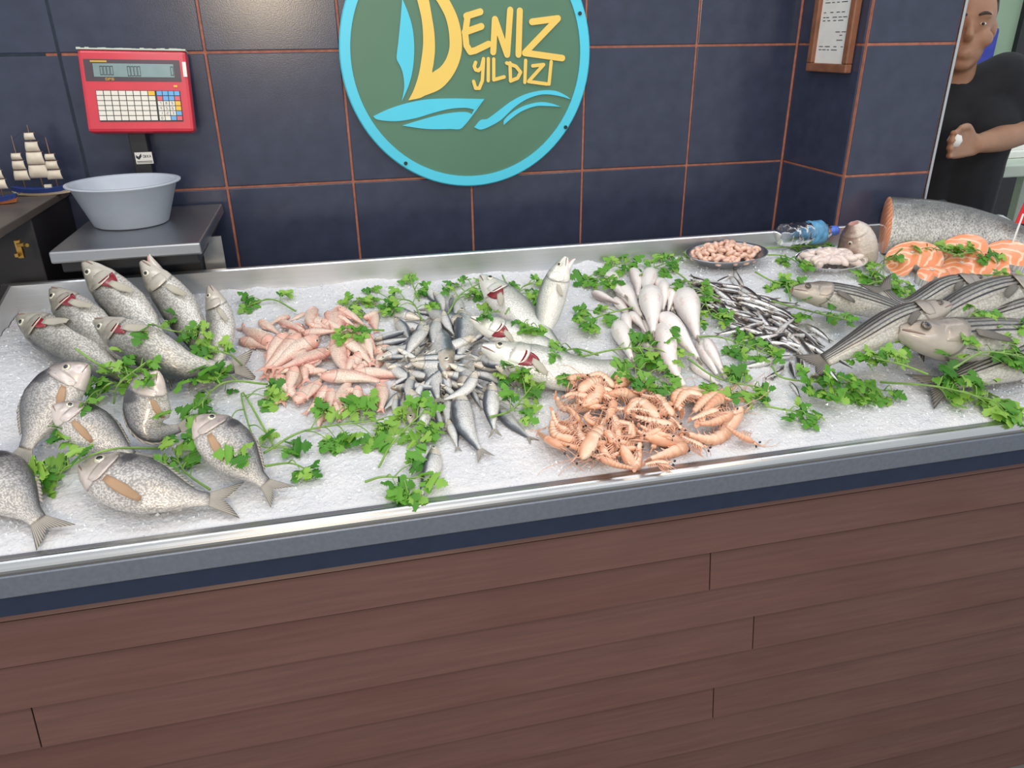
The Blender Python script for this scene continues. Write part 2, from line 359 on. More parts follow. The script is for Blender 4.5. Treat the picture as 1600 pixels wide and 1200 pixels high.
# left of the scale the joints are grimy: thin dark strips pressed over them
gb = B()
for j in range(-1, 3): gb.box((-1.39, -.0112, GZ+TW*j-.004), (-.36, -.008, GZ+TW*j+.004))
gb.box((-.334, -.0112, GZ+.02), (-.326, -.008, GZ+1.3)); gb.part('grimy_joint', 'grout_dark', wall)
PX0, PX1, PY = 1.65, 1.65+.2558, -.3136
pier = B().box((PX0-.0075, PY-.0085, FZ), (PX1, .12, 2.75)).part('wall_pier', 'grout'); tag(pier, kind='structure', label='navy tiled pier standing forward of the back wall at its right end')
tp = tile_mesh(PX1-PX0+.005, TW-gap); ts = tile_mesh(-PY-.012, TW-gap)
for j in range(-3, 4):
    put_tile(pier, tp, ((PX0+PX1)/2-.0035, PY+.0015, GZ+TW*(j+.5)))
    put_tile(pier, ts, (PX0+.0005, PY/2-.0065+.002, GZ+TW*(j+.5)), -math.pi/2)
B().box((PX0-.0165, -.0165, FZ), (PX0-.0112, -.0112, 2.74), .001).part('corner_joint', 'grout', pier)
tb = B().box((PX1, PY-.016, FZ), (PX1+.008, PY+.02, 2.75), .002).part('trim_1', 'rim'); tag(tb, kind='structure', label='thin bright metal edge strip on the right corner of the pier')
fl = B().box((-4, -5, FZ-.05), (6, 3, FZ)).part('floor', 'floor'); tag(fl, kind='structure', label='floor of the fish shop')
bw = B().box((1.3, 1.5, FZ), (5, 1.6, 2.75)).part('wall_far', 'greenwall'); tag(bw, kind='structure', label='pale green wall of the back room beyond the pier')
dk = B().box((atY(1592, 60, 1.47)[0], 1.47, FZ), (4.6, 1.499, 2.75)).part('wall_dark_strip', 'black'); tag(dk, kind='structure', label='dark upright strip at the right end of the back room')  # flat black strip on the face of the far wall

# ------------------------------------------------------------------ the counter
TX0, TX1 = -.45, 2.17
ZF = .9; ZBK = 1.099
ctr = thing('display_counter', 'long sloping steel fish counter clad below in reddish brown planks', 'counter', (.86, -.75, FZ))
zr = lambda y: ZF+(y-YF)*(ZBK-ZF)/(YB-YF)
# rims: rolled profile along the front, flat folded at back and ends
def rim_x(name, prof, mat, x0, x1):
    n = len(prof); V = [(x, y, z) for x in (x0, x1) for (y, z) in prof]
    F = [(i, (i+1) % n, (i+1) % n+n, i+n) for i in range(n)]+[tuple(range(n))[::-1], tuple(range(n, 2*n))]
    return part(name, V, F, mat, ctr, smooth=False)
yo = YF-.0285
fr = [(YF+.001, ZF-.06), (YF+.001, ZF-.004), (YF-.002, ZF)]+[(YF-.015-.0135*math.sin(a), ZF-.014+.014*math.cos(a)) for a in np.linspace(-.4, 1.9, 9)]+[(yo+.004, ZF-.024), (yo+.004, ZF-.06)]
rim_x('front_rim', fr, 'rim', TX0-.02, TX1+.02)
rim_x('front_apron', [(yo-.0005, ZF-.0215), (yo+.001, ZF-.0195), (yo+.01, ZF-.0195), (yo+.01, ZF-.058), (yo+.001, ZF-.058), (yo-.0005, ZF-.056)], 'apron', TX0-.02, TX1+.02)
rim_x('navy_band', [(yo+.004, ZF-.057), (yo+.03, ZF-.057), (yo+.03, ZF-.093), (yo+.004, ZF-.093)], 'band', TX0-.02, TX1+.02)
rim_x('back_rim', [(YB, ZBK-.075), (YB, ZBK-.002), (YB+.003, ZBK+.001), (YB+.016, ZBK+.001), (YB+.02, ZBK-.004), (YB+.02, ZBK-.16), (YB+.012, ZBK-.16), (YB+.012, ZBK-.075)], 'steel', TX0-.02, TX1+.02)
for x, s in ((TX0, -1), (TX1, 1)):
    pr = [(0, -.08), (0, -.002), (s*.003, .001), (s*.018, .001), (s*.02, -.004), (s*.02, -.12)]
    V = [(x+a, y, zr(y)+b) for y in (YF, YB) for a, b in pr]; n = len(pr)
    part('end_rim', V, [(i, (i+1) % n, (i+1) % n+n, i+n) for i in range(n)]+[tuple(range(n)), tuple(range(n, 2*n))], 'steel', ctr, smooth=False)
V = [(x, y, zi(y)-d) for x in (TX0, TX1) for y in (YF, YB) for d in (.045, .06)]
part('tray_floor', V, [(0, 4, 6, 2), (1, 3, 7, 5), (0, 2, 3, 1), (4, 5, 7, 6), (0, 1, 5, 4), (2, 6, 7, 3)], 'steel', ctr, smooth=False)
# cladding: planks lap, each leans out a little at its foot
PYF = yo+.02; Z0 = -.4575+1.236; PP = .0886
backing = B().box((TX0-.015, PYF+.016, FZ), (TX1+.015, PYF+.03, ZF-.06)).box((TX0-.015, PYF+.03, FZ), (TX0, YB+.01, ZF-.05)).box((TX1, PYF+.03, FZ), (TX1+.015, YB+.01, ZF-.05)); backing.part('carcass', 'black', ctr)  # black backing paints the lap shadows into the gaps between planks
ps = np.array([0, 1., 1.7, 2.3]); joints = {2: [(1110, 895)], 3: [(57, 1140), ], 4: [(1180, 975)], 6: [(1115, 1100)], 8: [(700, 1195)]}
def plank(x0, x1, zt, zb):
    y = PYF; e = .0012
    b = B().add([(x0+e, y+.008, zt), (x0+e, y-.004, zb+.003), (x0+e, y, zb), (x0+e, y+.016, zb), (x0+e, y+.016, zt), (x1-e, y+.008, zt), (x1-e, y-.004, zb+.003), (x1-e, y, zb), (x1-e, y+.016, zb), (x1-e, y+.016, zt)],
                [(0, 5, 6, 1), (1, 6, 7, 2), (2, 7, 8, 3), (3, 8, 9, 4), (4, 9, 5, 0), (0, 1, 2, 3, 4), (9, 8, 7, 6, 5)])
    return b.part('plank', 'wood', ctr)
zt = ZF-.092
for r in range(12):
    zb = Z0-PP*r
    xs = [TX0-.02]+sorted(atY(u, v, PYF)[0] for u, v in joints.get(r, []))+[TX1+.02]
    for a, b_ in zip(xs[:-1], xs[1:]): plank(a, b_, zt, max(zb+.008, FZ))
    zt = zb
    if zb < FZ+.02: break
# ledge behind the tray that carries the scale and the cabinet
led = B().box((-1.2, YB+.03, FZ), (PX0-.002, -.014, .93)).part('back_ledge', 'black'); tag(led, label='dark ledge between the tray and the tiled wall', cat='ledge')

# ------------------------------------------------------------------ crushed ice
rng = np.random.default_rng(7); random.seed(7)
def fbm(x, y, seed, octs=((3, 1.), (9, .5), (25, .3), (60, .2))):
    r = np.random.default_rng(seed); z = np.zeros_like(x)
    for f, a in octs:
        for _ in range(5):
            th = r.uniform(0, 6.28); p = r.uniform(0, 6.28); k = f*r.uniform(.7, 1.3)*2
            z += a*np.sin((x*math.cos(th)+y*math.sin(th))*k+p)/5
    return z
nx, ny = 620, 200
X, Y = np.meshgrid(np.linspace(TX0+.001, TX1-.001, nx), np.linspace(YF, YB-.0005, ny), indexing='ij')
edge = np.minimum(1, np.minimum((Y-YF)/.02, 1.))
Zi = zi(Y)+.004*fbm(X, Y, 3)+rng.normal(0, .0009, X.shape)*1.0*edge
Zi += -.006*(1-np.clip((Y-YF)/.015, 0, 1))
Zi += (.010*fbm(X*2.2, Y*0, 11, ((4, 1.), (11, .7), (30, .5)))-.004)*np.clip(1-(YB-Y)/.05, 0, 1)
Zi += .01*np.clip(1-(X-TX0)/.08, 0, 1)*fbm(X*0, Y*2, 12)
Vv = np.stack([X, Y, Zi], -1).reshape(-1, 3); idx = np.arange(nx*ny).reshape(nx, ny)
Fq = np.stack([idx[:-1, :-1], idx[1:, :-1], idx[1:, 1:], idx[:-1, 1:]], -1).reshape(-1, 4)
iceo = part('crushed_ice', Vv, Fq.tolist(), 'ice'); tag(iceo, 'bed of white crushed ice filling the sloping steel tray', 'ice', kind='stuff')
gv = []; gf = []
for _ in range(9000):
    x = random.uniform(TX0+.01, TX1-.01); y = random.uniform(YF+.004, YB-.01); r = random.uniform(.0012, .0034)*(1.2 if random.random() < .1 else 1)
    c = np.array([x, y, zi(y)+.004*0+.0012]); o = len(gv); i = min(nx-1, int((x-TX0)/(TX1-TX0)*nx)); j = min(ny-1, int((y-YF)/(YB-YF)*ny)); c[2] = Zi[i, j]+r*.2
    for k in range(6):
        d = [(1, 0, 0), (-1, 0, 0), (0, 1, 0), (0, -1, 0), (0, 0, 1), (0, 0, -1)][k]
        gv.append(c+np.array(d)*r*random.uniform(.5, 1.2)+rng.normal(0, r*.25, 3))
    for f in ((0, 2, 4), (2, 1, 4), (1, 3, 4), (3, 0, 4), (2, 0, 5), (1, 2, 5), (3, 1, 5), (0, 3, 5)): gf.append([q+o for q in f])
gr = part('ice_grains', gv, gf, 'chip', iceo, smooth=False); gr['kind'] = 'stuff'

# ------------------------------------------------------------------ fish builder
def spline(P, n):
    P = np.asarray(P, float)
    if len(P) == 2: P = np.array([P[0], (P[0]+P[1])/2, P[1]])
    Q = np.vstack([2*P[0]-P[1], P, 2*P[-1]-P[-2]]); out = []
    for i in range(1, len(Q)-2):
        p0, p1, p2, p3 = Q[i-1:i+3]
        for t in np.linspace(0, 1, 24, endpoint=False):
            out.append(.5*((2*p1)+(-p0+p2)*t+(2*p0-5*p1+4*p2-p3)*t*t+(-p0+3*p1-3*p2+p3)*t**3))
    out.append(P[-1]); out = np.array(out); d = np.r_[0, np.cumsum(np.linalg.norm(np.diff(out, axis=0), axis=1))]
    s = np.linspace(0, d[-1], n); return np.stack([np.interp(s, d, out[:, k]) for k in range(3)], 1), d[-1]
T10 = [0, .03, .08, .15, .25, .4, .55, .7, .8, .87]
SP = {
 'bass': dict(t=T10, a=[.02, .034, .056, .08, .104, .113, .098, .064, .042, .038], b=[.02, .036, .058, .08, .1, .113, .096, .06, .04, .036], w=[.02, .032, .048, .06, .07, .072, .058, .035, .02, .013], mat='bass', fin='fin_grey', pec='fin_pale', eye=(.1, .32, .021), tail=(.1, .45)),
 'bream': dict(t=[0, .03, .08, .15, .25, .38, .5, .62, .74, .82], a=[.02, .06, .11, .155, .188, .195, .168, .115, .058, .044], b=[.018, .052, .092, .128, .158, .17, .155, .105, .052, .042], w=[.018, .042, .06, .074, .084, .086, .075, .053, .028, .016], mat='bream', fin='fin_grey', pec='fin_tan', eye=(.125, .42, .034), tail=(.12, .5)),
 'redm': dict(t=T10, a=[.025, .066, .098, .112, .114, .106, .086, .058, .042, .034], b=[.02, .045, .065, .084, .098, .098, .08, .053, .038, .032], w=[.02, .042, .058, .064, .067, .064, .052, .034, .021, .014], mat='redm', fin='fin_pink', pec='fin_pink', eye=(.1, .5, .027), tail=(.085, .5)),
 'sard': dict(t=T10, a=[.012, .028, .047, .062, .078, .086, .077, .05, .03, .022], b=[.012, .03, .054, .075, .1, .112, .096, .056, .03, .022], w=[.01, .022, .036, .046, .054, .056, .047, .031, .018, .01], mat='sard', fin='fin_grey', pec='fin_pale', eye=(.085, .25, .024), tail=(.085, .6)),
 'anch': dict(t=T10, a=[.012, .022, .036, .048, .058, .062, .056, .04, .026, .02], b=[.01, .022, .04, .054, .068, .074, .064, .042, .026, .02], w=[.01, .02, .032, .04, .046, .047, .04, .028, .017, .01], mat='anch', fin='fin_dark', pec='fin_pale', eye=(.075, .2, .022), tail=(.06, .6)),
 'blue': dict(t=T10, a=[.018, .03, .052, .074, .094, .1, .086, .055, .036, .028], b=[.02, .034, .058, .08, .098, .1, .086, .053, .034, .028], w=[.018, .028, .042, .052, .06, .06, .05, .03, .018, .012], mat='blue', fin='fin_pale', pec='fin_pale', eye=(.085, .32, .022), tail=(.1, .6)),
 'whit': dict(t=T10, a=[.028, .05, .07, .082, .088, .08, .062, .044, .034, .028], b=[.03, .055, .08, .1, .112, .1, .07, .046, .034, .028], w=[.03, .055, .08, .095, .1, .085, .06, .04, .028, .02], mat='whit', fin='fin_pale', pec='fin_pale', eye=(.085, .4, .016), tail=(.04, .2)),
 'gmul': dict(t=T10, a=[.022, .04, .06, .078, .094, .1, .09, .068, .05, .044], b=[.026, .046, .066, .084, .098, .1, .09, .066, .048, .042], w=[.028, .044, .06, .07, .08, .08, .066, .046, .03, .018], mat='gmul', fin='fin_dark', pec='fin_dark', eye=(.085, .14, .021), tail=(.115, .45)),
 'salmon': dict(t=[0, .1, .25, .4, .55, .7, .8, .87], a=[.155, .155, .15, .135, .11, .08, .055, .045], b=[.15, .15, .145, .13, .105, .075, .05, .04], w=[.085, .085, .08, .07, .055, .04, .028, .018], mat='salmon', fin='fin_dark', pec='fin_dark', eye=None, tail=(.12, .4)),
 'headfish': dict(t=[0, .1, .25, .45, .7, 1.], a=[.12, .2, .3, .36, .4, .38], b=[.12, .2, .28, .34, .38, .38], w=[.12, .2, .28, .34, .38, .36], mat='headfish', fin=None, pec='fin_dark', eye=(.35, .45, .06), tail=None),
}
def fish(sp, pts, name, label, cat, group=None, side=1, mode='flank', nref=None, big=False, gill=False, dorsal=False, pec=False, cap=None, fat=1., roll=0., eye='iris', mouth=True, seed=0, gape=0.):
    s = SP[sp]; rr = random.Random(seed*31+7)
    n, k = (44, 24) if big else (20, 10)
    tb = s['t'][-1]
    P, L = spline(pts, 121)
    T = np.gradient(P, axis=0); T /= np.linalg.norm(T, axis=1)[:, None]
    mid = P[60]
    if nref is None: nref = nz(ICEN*.75+nz(CAM-mid)*.6)
    nref = np.asarray(nref, float)
    if mode == 'belly':
        D0 = -nz(ICEN*.8+nz(CAM-mid)*.5)
    def frame(i):
        t = T[i]
        if mode == 'belly': D = nz(D0-t*np.dot(D0, t)); N = np.cross(D, t)*side
        else: N = nz(nref-t*np.dot(nref, t)); D = np.cross(t, N)*side
        if roll: N, D = N*math.cos(roll)+D*math.sin(roll), D*math.cos(roll)-N*math.sin(roll)
        return t, N, D
    def at(t):
        x = min(max(t, 0), 1)*120; i = min(int(x), 119); f = x-i; p = P[i]*(1-f)+P[i+1]*f; tt, N, D = frame(i); return p, tt, N, D
    A = lambda t: np.interp(t, s['t'], s['a'])*L*fat; Bb = lambda t: np.interp(t, s['t'], s['b'])*L*fat; Wd = lambda t: np.interp(t, s['t'], s['w'])*L*fat
    def surf(t, ang, lift=0.):
        p, tt, N, D = at(t); c, sn = math.cos(ang), math.sin(ang)
        return p+D*c*(A(t) if c > 0 else Bb(t))+N*sn*(Wd(t)+lift)
    V = []; UV = []; F = []; mi = []
    ts = list(np.linspace(0, 1, n)**1.25*tb)
    for t in ts:
        p, tt, N, D = at(t); a, b, w = A(t), Bb(t), Wd(t)
        for j in range(k):
            q = 2*math.pi*j/k; c, sn = math.cos(q), math.sin(q)
            e = 1.
            if big and s['eye']:      # gill cover edge and cheek relief
                ge = .25-.05*c*c; e += .1*max(0, 1-abs(t-ge+.035)/.035)*abs(sn)**.5 if t < ge else -.05*abs(sn)*max(0, 1-(t-ge)/.05); e -= .05*max(0, 1-abs(t-.15+.03*c)/.02)*abs(sn)
                if abs(c+.15) < .2 and t < .09: e -= .14
            V.append(p+(D*c*(a if c > 0 else b)+N*math.copysign(abs(sn)**.9, sn)*w)*e); UV.append((t/tb, 1-math.acos(max(-1, min(1, c)))/math.pi))
    for i in range(n-1):
        for j in range(k): F.append((i*k+j, i*k+(j+1) % k, (i+1)*k+(j+1) % k, (i+1)*k+j)); mi.append(0)
    p, tt, N, D = at(0); a, b, w = A(0), Bb(0), Wd(0)
    if cap:                            # cut face
        o = len(V)
        for j in range(k):
            q = 2*math.pi*j/k; c, sn = math.cos(q), math.sin(q); V.append(p+D*c*(a if c > 0 else b)+N*sn*w-tt*.002*L); UV.append((0, .5))
        F.append(tuple(range(o, o+k))[::-1]); mi.append(1); F += [(j, o+j, o+(j+1) % k, (j+1) % k) for j in range(k)]; mi += [0]*k
    else:                              # lips rolled in to the mouth
        for sc_, dp in ((.72, -.004), (.45, .03)):
            o = len(V)
            for j in range(k):
                q = 2*math.pi*j/k; c, sn = math.cos(q), math.sin(q); V.append(p+(D*c*(a if c > 0 else b)+N*sn*w)*sc_+tt*dp*L); UV.append((0, .5))
            prev = 0 if sc_ == .72 else o-k
            F += [(prev+j, o+j, o+(j+1) % k, prev+(j+1) % k) for j in range(k)]; mi += [0 if sc_ == .72 else 1]*k
        F.append(tuple(range(o, o+k))[::-1]); mi.append(1)
    F.append(tuple(range((n-1)*k, n*k))); mi.append(0)
    base = mid.copy(); base[2] = min(P[:, 2])
    root = thing(name, label, cat, base, group)
    part('body', V, F, [s['mat'], 'flesh' if cap else 'mouth'], root, UV, True, mi)
    def sheet(nm, fn, nu, nv, mat, th, parent=root, uvf=None):
        V = []; UV = []
        for sgn in (1, -1):
            for i in range(nu):
                for j in range(nv):
                    q, N = fn(i/(nu-1), j/(nv-1)); V.append(q+N*sgn*th*(1-.7*i/(nu-1))); UV.append(uvf(i/(nu-1), j/(nv-1)) if uvf else (i/(nu-1), j/(nv-1)))
        m = nu*nv; F = []
        for i in range(nu-1):
            for j in range(nv-1):
                q = i*nv+j; F.append((q, q+1, q+nv+1, q+nv)); F.append((m+q, m+q+nv, m+q+nv+1, m+q+1))
        for j in range(nv-1):
            F.append((j, m+j, m+j+1, j+1)); q = (nu-1)*nv+j; F.append((q, q+1, m+q+1, m+q))
        for i in range(nu-1):
            q = i*nv; F.append((q, q+nv, m+q+nv, m+q)); q = i*nv+nv-1; F.append((q, m+q, m+q+nv, q+nv))
        return part(nm, V, F, mat, parent, UV, True)
    if s['tail']:
        hf, fork = s['tail']; ph = rr.uniform(0, 6)
        p0, t0, N0, D0_ = at(tb-.02); p1, t1, N1, D1 = at(1.)
        ln = (1-tb+.02)*L
        def tf(u, v):
            r = v*2-1; e = (1-fork*(1-abs(r)))*u; pp = p0+(p1-p0)*e; h = A(tb)*.8+(hf*L-A(tb)*.8)*e
            return pp+D0_*r*h+N0*math.sin(r*4+ph+u*2)*.006*L*u, N0
        sheet('tail_fin', tf, 5 if big else 4, 13 if big else 7, s['fin'], .0035*L+.0003)
    if dorsal:
        a0, a1, hh = dorsal
        def df(u, v):
            t = a0+(a1-a0)*v; p, tt, N, D = at(min(.99, t+u*.03)); prof = math.sin(math.pi*min(1, (v*.93+.07)))**.5*(.75+.25*math.cos(v*40))
            return p+D*(A(t)*.96+hh*L*u*prof)-N*u*hh*.25*L, N
        sheet('dorsal_fin', df, 3, 16, s['fin'], .003*L)
    if pec:
        pl = pec; pw = .034 if sp == 'bream' else .024
        def pf(u, v):
            r = (v-.5)*2; t = .265+pl*u; wdt = pw*(.35+.65*math.sin(math.pi*min(1, .12+.6*u)))*(1-.85*max(0, u-.55)/.45*(.5+.5*r)); ang = math.pi/2+.3+.1*u
            q = surf(t, ang, .012*L+.012*L*u); p, tt, N, D = at(t); return q+D*(r*wdt*L-.035*L*u), N
        sheet('pectoral_fin', pf, 6, 5, s['pec'], .0022*L)
    if s['eye']:
        te, ce, re = s['eye']; ang = math.acos(ce)
        for sg in ((1, -1) if big or mode == 'belly' else (1,)):
            p, tt, N, D = at(te); c = surf(te, ang*sg); nn = nz(N*sg*math.sin(ang)/max(Wd(te), 1e-5)+D*math.cos(ang)/max(A(te), 1e-5)); R = re*L
            t1 = nz(np.cross(nn, tt)); t2 = np.cross(nn, t1)
            def dome(R, h, lift, m=10):
                V = [c+nn*(h+lift)]; F = []
                for ri, (rf, hf_) in enumerate(((.5, .85), (.85, .5), (1., 0.), (1., -.6))):
                    for j in range(m):
                        q = 2*math.pi*j/m; V.append(c+(t1*math.cos(q)+t2*math.sin(q))*R*rf+nn*(h*hf_+lift))
                for j in range(m): F.append((0, 1+j, 1+(j+1) % m))
                for ri in range(3):
                    for j in range(m): F.append((1+ri*m+j, 1+(ri+1)*m+j, 1+(ri+1)*m+(j+1) % m, 1+ri*m+(j+1) % m))
                return V, F
            v, f = dome(R, R*.3, 0.); eo = part('eye', v, f, eye, root)
            v, f = dome(R*.58, R*.14, R*.22, 8); part('pupil', v, f, 'pupil', eo)
    if big and s['tail'] and not cap:
        for sg in (1, -1):
            def cf(u, v):
                ang = sg*(.75+1.5*v); ed = math.sin(math.pi*v)**.45; t = .15+(.055+.04*ed)*u
                return surf(t, ang, (-.006+.019*u)*L), at(t)[2]*sg
            sheet('gill_cover', cf, 5, 9, s['mat'], .0035*L, root, lambda u, v: (.12+.08*u, 1-(.75+1.5*v)/math.pi))
            B().tube([surf(t, sg*(math.pi/2+.42+1.2*t), .0002*L) for t in np.linspace(.002, .08, 7)], [.003*L, .0045*L, .0045*L, .004*L, .0035*L, .003*L, .001*L], 6).part('lip', 'lip', root, True)
    if gape:
        pa, ta, Na, Da = at(.11); pb, tb_, Nb, Db = at(.02); jw = B()
        J = [pa-Da*Bb(.11)*.62, pb-Db*(Bb(.03)+gape*L*.5), pb-Db*(Bb(.02)+gape*L)-tb_*.035*L]; JP, _ = spline(J, 9); jw.tube(JP, np.array([.036, .034, .032, .029, .026, .022, .018, .012, .005])*L*.8, 10)
        part('lower_jaw', jw.V, jw.F, s['mat'], root, [(.1, .25)]*len(jw.V))
        B().tube(JP+Da*.012*L, np.array([.03, .03, .028, .026, .022, .018, .014, .009, .003])*L*.8, 8).part('mouth_lining', 'mouth', root, True)
    if gill:
        def gf(u, v):
            ang = math.pi/2+(-.2+gill*1.15*v); t = .222-.035*(math.cos(ang)**2)+.085*u*math.sin(math.pi*v)**.8
            return surf(t, ang, .009*L), at(t)[2]
        sheet('gill_opening', gf, 4, 9, 'gill', .003*L)
    return root, P, L
def big_fish(sp, px, name, label, cat, st=1., **k):
    pts = [ice(*p) for p in px]
    r, P, L = fish(sp, pts, name, label, cat, big=True, **k); s = SP[sp]
    for i in range(0, 110, 4):
        p = P[i]; t = i/120; w = np.interp(t, s['t'], s['a'])*L*.8; lift = p[2]-zi(p[1])
        stamp(p[0], p[1], max(w, .008), lift+np.interp(t, s['t'], s['w'])*L*.8)
    return r
def drop(h, t, r, cap=.2):
    lh = lt = 0.
    for _ in range(4):
        a = ice(h[0], h[1], lh+r); b = ice(t[0], t[1], lt+r*.6); ss = np.linspace(.05, .95, 11)
        v = np.array([hm(*(a+(b-a)*q)[:2]) for q in ss]); c = np.polyfit(ss, v, 1); f = np.polyval(c, ss); u = max(0, (v-f).max())*.6
        lh = min(max(np.polyval(c, 0)+u, 0), cap); lt = min(max(np.polyval(c, 1)+u, 0), cap)
    return ice(h[0], h[1], lh+r), ice(t[0], t[1], lt+r*.6)
def small_fish(sp, h, t, name, label, cat, group, i, bend=None, pack=.72, hcap=.055, **k):
    s = SP[sp]; L0 = np.linalg.norm(ice(*h)-ice(*t)); belly = k.get('mode') == 'belly'
    r = max(s['a'] if belly else s['w'])*L0*.85*k.get('fat', 1.)
    a, b = drop(h, t, r, hcap); rr = random.Random(i*17+3); L = np.linalg.norm(b-a); d = nz(b-a); sd = nz(np.cross(d, ICEN))
    if bend is None: bend = rr.uniform(-.06, .06)
    m = (a+b)/2+sd*bend*L+ICEN*rr.uniform(-.01, .03)*L
    side = k.pop('side', None) or rr.choice((1, -1))
    if not belly: k['nref'] = nz(ICEN*.8+nz(CAM-m)*.45+sd*rr.uniform(-.45, .45))
    root, P, LL = fish(sp, [a, m, b], name, label, cat, group, side=side, seed=i, **k)
    for q in range(0, 115, 6):
        p = P[q]; tt = q/120; w = np.interp(tt, s['t'], s['w'] if belly else s['a'])*L; top = p[2]-zi(p[1])+np.interp(tt, s['t'], s['a'] if belly else s['w'])*L
        stamp(p[0], p[1], max(w, .004), top*pack+.0)
    return root

# ------------------------------------------------------------------ large fish
for i, (px, lab, gi) in enumerate([
    ([(82, 453, .10), (140, 510, .075), (205, 572, .035), (250, 600, .02)], 'sea bass with parted red gill, second from the left end of the tray', .9),
    ([(132, 410, .145), (197, 478, .09), (255, 550, .04), (290, 590, .02)], 'sea bass reaching highest before the scale, with a wide red gill slit', 1.),
    ([(222, 410, .145), (276, 475, .085), (318, 550, .035), (330, 590, .02)], 'pale sea bass with open mouth pointing up right of the red gilled one', 0),
    ([(328, 448, .12), (345, 505, .075), (335, 565, .04), (285, 600, .02)], 'whitish sea bass seen from its belly, nearest the red mullets', 0),
    ([(30, 496, .055), (100, 532, .05), (175, 578, .04), (240, 606, .02)], 'leftmost olive grey sea bass lying lowest in the group', .6),
    ([(150, 502, .095), (225, 540, .085), (300, 574, .05), (402, 570, .02)], 'sea bass lying across the front of the group, tail towards the red mullets', .5)]):
    big_fish('bass', px, 'sea_bass', lab, 'fish', group='sea bass at the back left', gill=gi, pec=.15, dorsal=None, roll=.35, seed=i, gape=.035 if i == 2 else 0.)
for i, (px, lab, sd, gi) in enumerate([
    ([(138, 570, .10), (92, 612, .075), (52, 680, .045), (22, 735, .02)], 'sea bream with its head up and its tail at the left edge', 1, 0),
    ([(84, 634, .09), (130, 664, .065), (190, 702, .03), (232, 728, .012)], 'sea bream with orange brow in the middle of the left group', -1, 0),
    ([(246, 580, .13), (232, 625, .085), (244, 672, .04), (308, 662, .02)], 'plump sea bream standing on its belly, tail bent to the right', 1, 0),
    ([(308, 652, .075), (352, 696, .055), (396, 740, .03), (442, 776, .012)], 'sea bream with dark nape beside the long parsley sprig', -1, 0),
    ([(126, 728, .05), (205, 757, .045), (295, 778, .03), (378, 781, .012)], 'sea bream lying in front with brown pectoral fin over its belly', -1, 0),
    ([(-70, 722, .04), (-5, 758, .04), (45, 800, .025), (88, 840, .012)], 'sea bream cut off by the left edge with its dark tail showing', -1, 0)]):
    big_fish('bream', px, 'sea_bream', lab, 'fish', group='sea bream at the front left', side=sd, pec=.24, dorsal=(.34, .7, .018), fat=(1.12, 1.1, 1.15, 1.1, .98, 1.1)[i], seed=20+i)
for i, (px, lab, sd, gi) in enumerate([
    ([(752, 432, .08), (812, 490, .055), (868, 543, .035), (905, 578, .015)], 'pale bluefish with dark red gill lying behind the sardines, uppermost of three', -1, 1.1),
    ([(736, 497, .075), (800, 525, .055), (880, 560, .035), (945, 588, .02)], 'middle of three pale bluefish with red gill slit', -1, 1.1),
    ([(754, 542, .06), (830, 566, .045), (920, 584, .03), (1018, 555, .012)], 'lowest of three pale bluefish, its tail under the parsley', -1, .8),
    ([(884, 402, .17), (866, 450, .115), (850, 512, .05), (832, 560, .02)], 'bluefish standing upright with gaping mouth above the ice', 1, 0)]):
    big_fish('blue', px, 'bluefish', lab, 'fish', group='bluefish at the middle of the tray', side=sd, gill=gi, pec=.1, fat=1.25 if i == 3 else 1.08, seed=40+i, gape=.05 if i == 3 else 0.)
for i, (px, lab, sd) in enumerate([
    ([(1541, 439, .085), (1480, 453, .075), (1412, 482, .05), (1366, 436, .075)], 'grey mullet with blunt head against the salmon steaks', 1),
    ([(1640, 448, .11), (1560, 460, .10), (1480, 492, .075), (1410, 545, .04)], 'grey mullet with long dark stripes reaching to the right edge', 1),
    ([(1670, 472, .09), (1590, 487, .08), (1520, 508, .06), (1460, 540, .03)], 'pale scaled grey mullet mostly hidden at the right edge', 1),
    ([(1238, 453, .075), (1310, 464, .065), (1390, 484, .05), (1470, 510, .025)], 'grey mullet facing left towards the anchovies', -1),
    ([(1690, 540, .06), (1585, 566, .05), (1505, 590, .035), (1436, 612, .015)], 'grey mullet with speckled flank lying lowest, tail on the ice', 1),
    ([(1482, 478, .125), (1405, 503, .105), (1335, 540, .075), (1258, 578, .04)], 'striped grey mullet lying across the others, tail over the anchovies', 1),
    ([(1402, 517, .105), (1480, 530, .09), (1570, 528, .075), (1690, 512, .05)], 'grey mullet with pale belly facing left in front of the striped one', -1)]):
    big_fish('gmul', px, 'grey_mullet', lab, 'fish', group='grey mullets at the right', side=sd, pec=.12, eye='iris_dark', seed=60+i)
sal, SP_, SL_ = fish('salmon', [np.array(p) for p in ((1.745, -.393, 1.11), (1.90, -.45, 1.10), (2.03, -.54, 1.08), (2.12, -.70, 1.04))], 'salmon', 'large silver speckled salmon with its head cut off, lying at the back right', 'fish', big=True, side=-1, cap=True, nref=nz((-.5, -.85, .45)), seed=80)
for i in range(0, 110, 4): stamp(SP_[i][0], SP_[i][1], .05, SP_[i][2]-zi(SP_[i][1])+.02)
def fish_head():
    a = ice(1334, 349, .1); b = ice(1340, 405, .0)
    r, P, L = fish('headfish', [a, (a+b)/2+np.array([.006, 0, 0]), b], 'fish_head', 'brown cut fish head standing upright behind the pale roe', 'fish head', big=True, side=1, nref=nz((-.6, -.8, .2)), fat=1.25, seed=81)
fish_head()

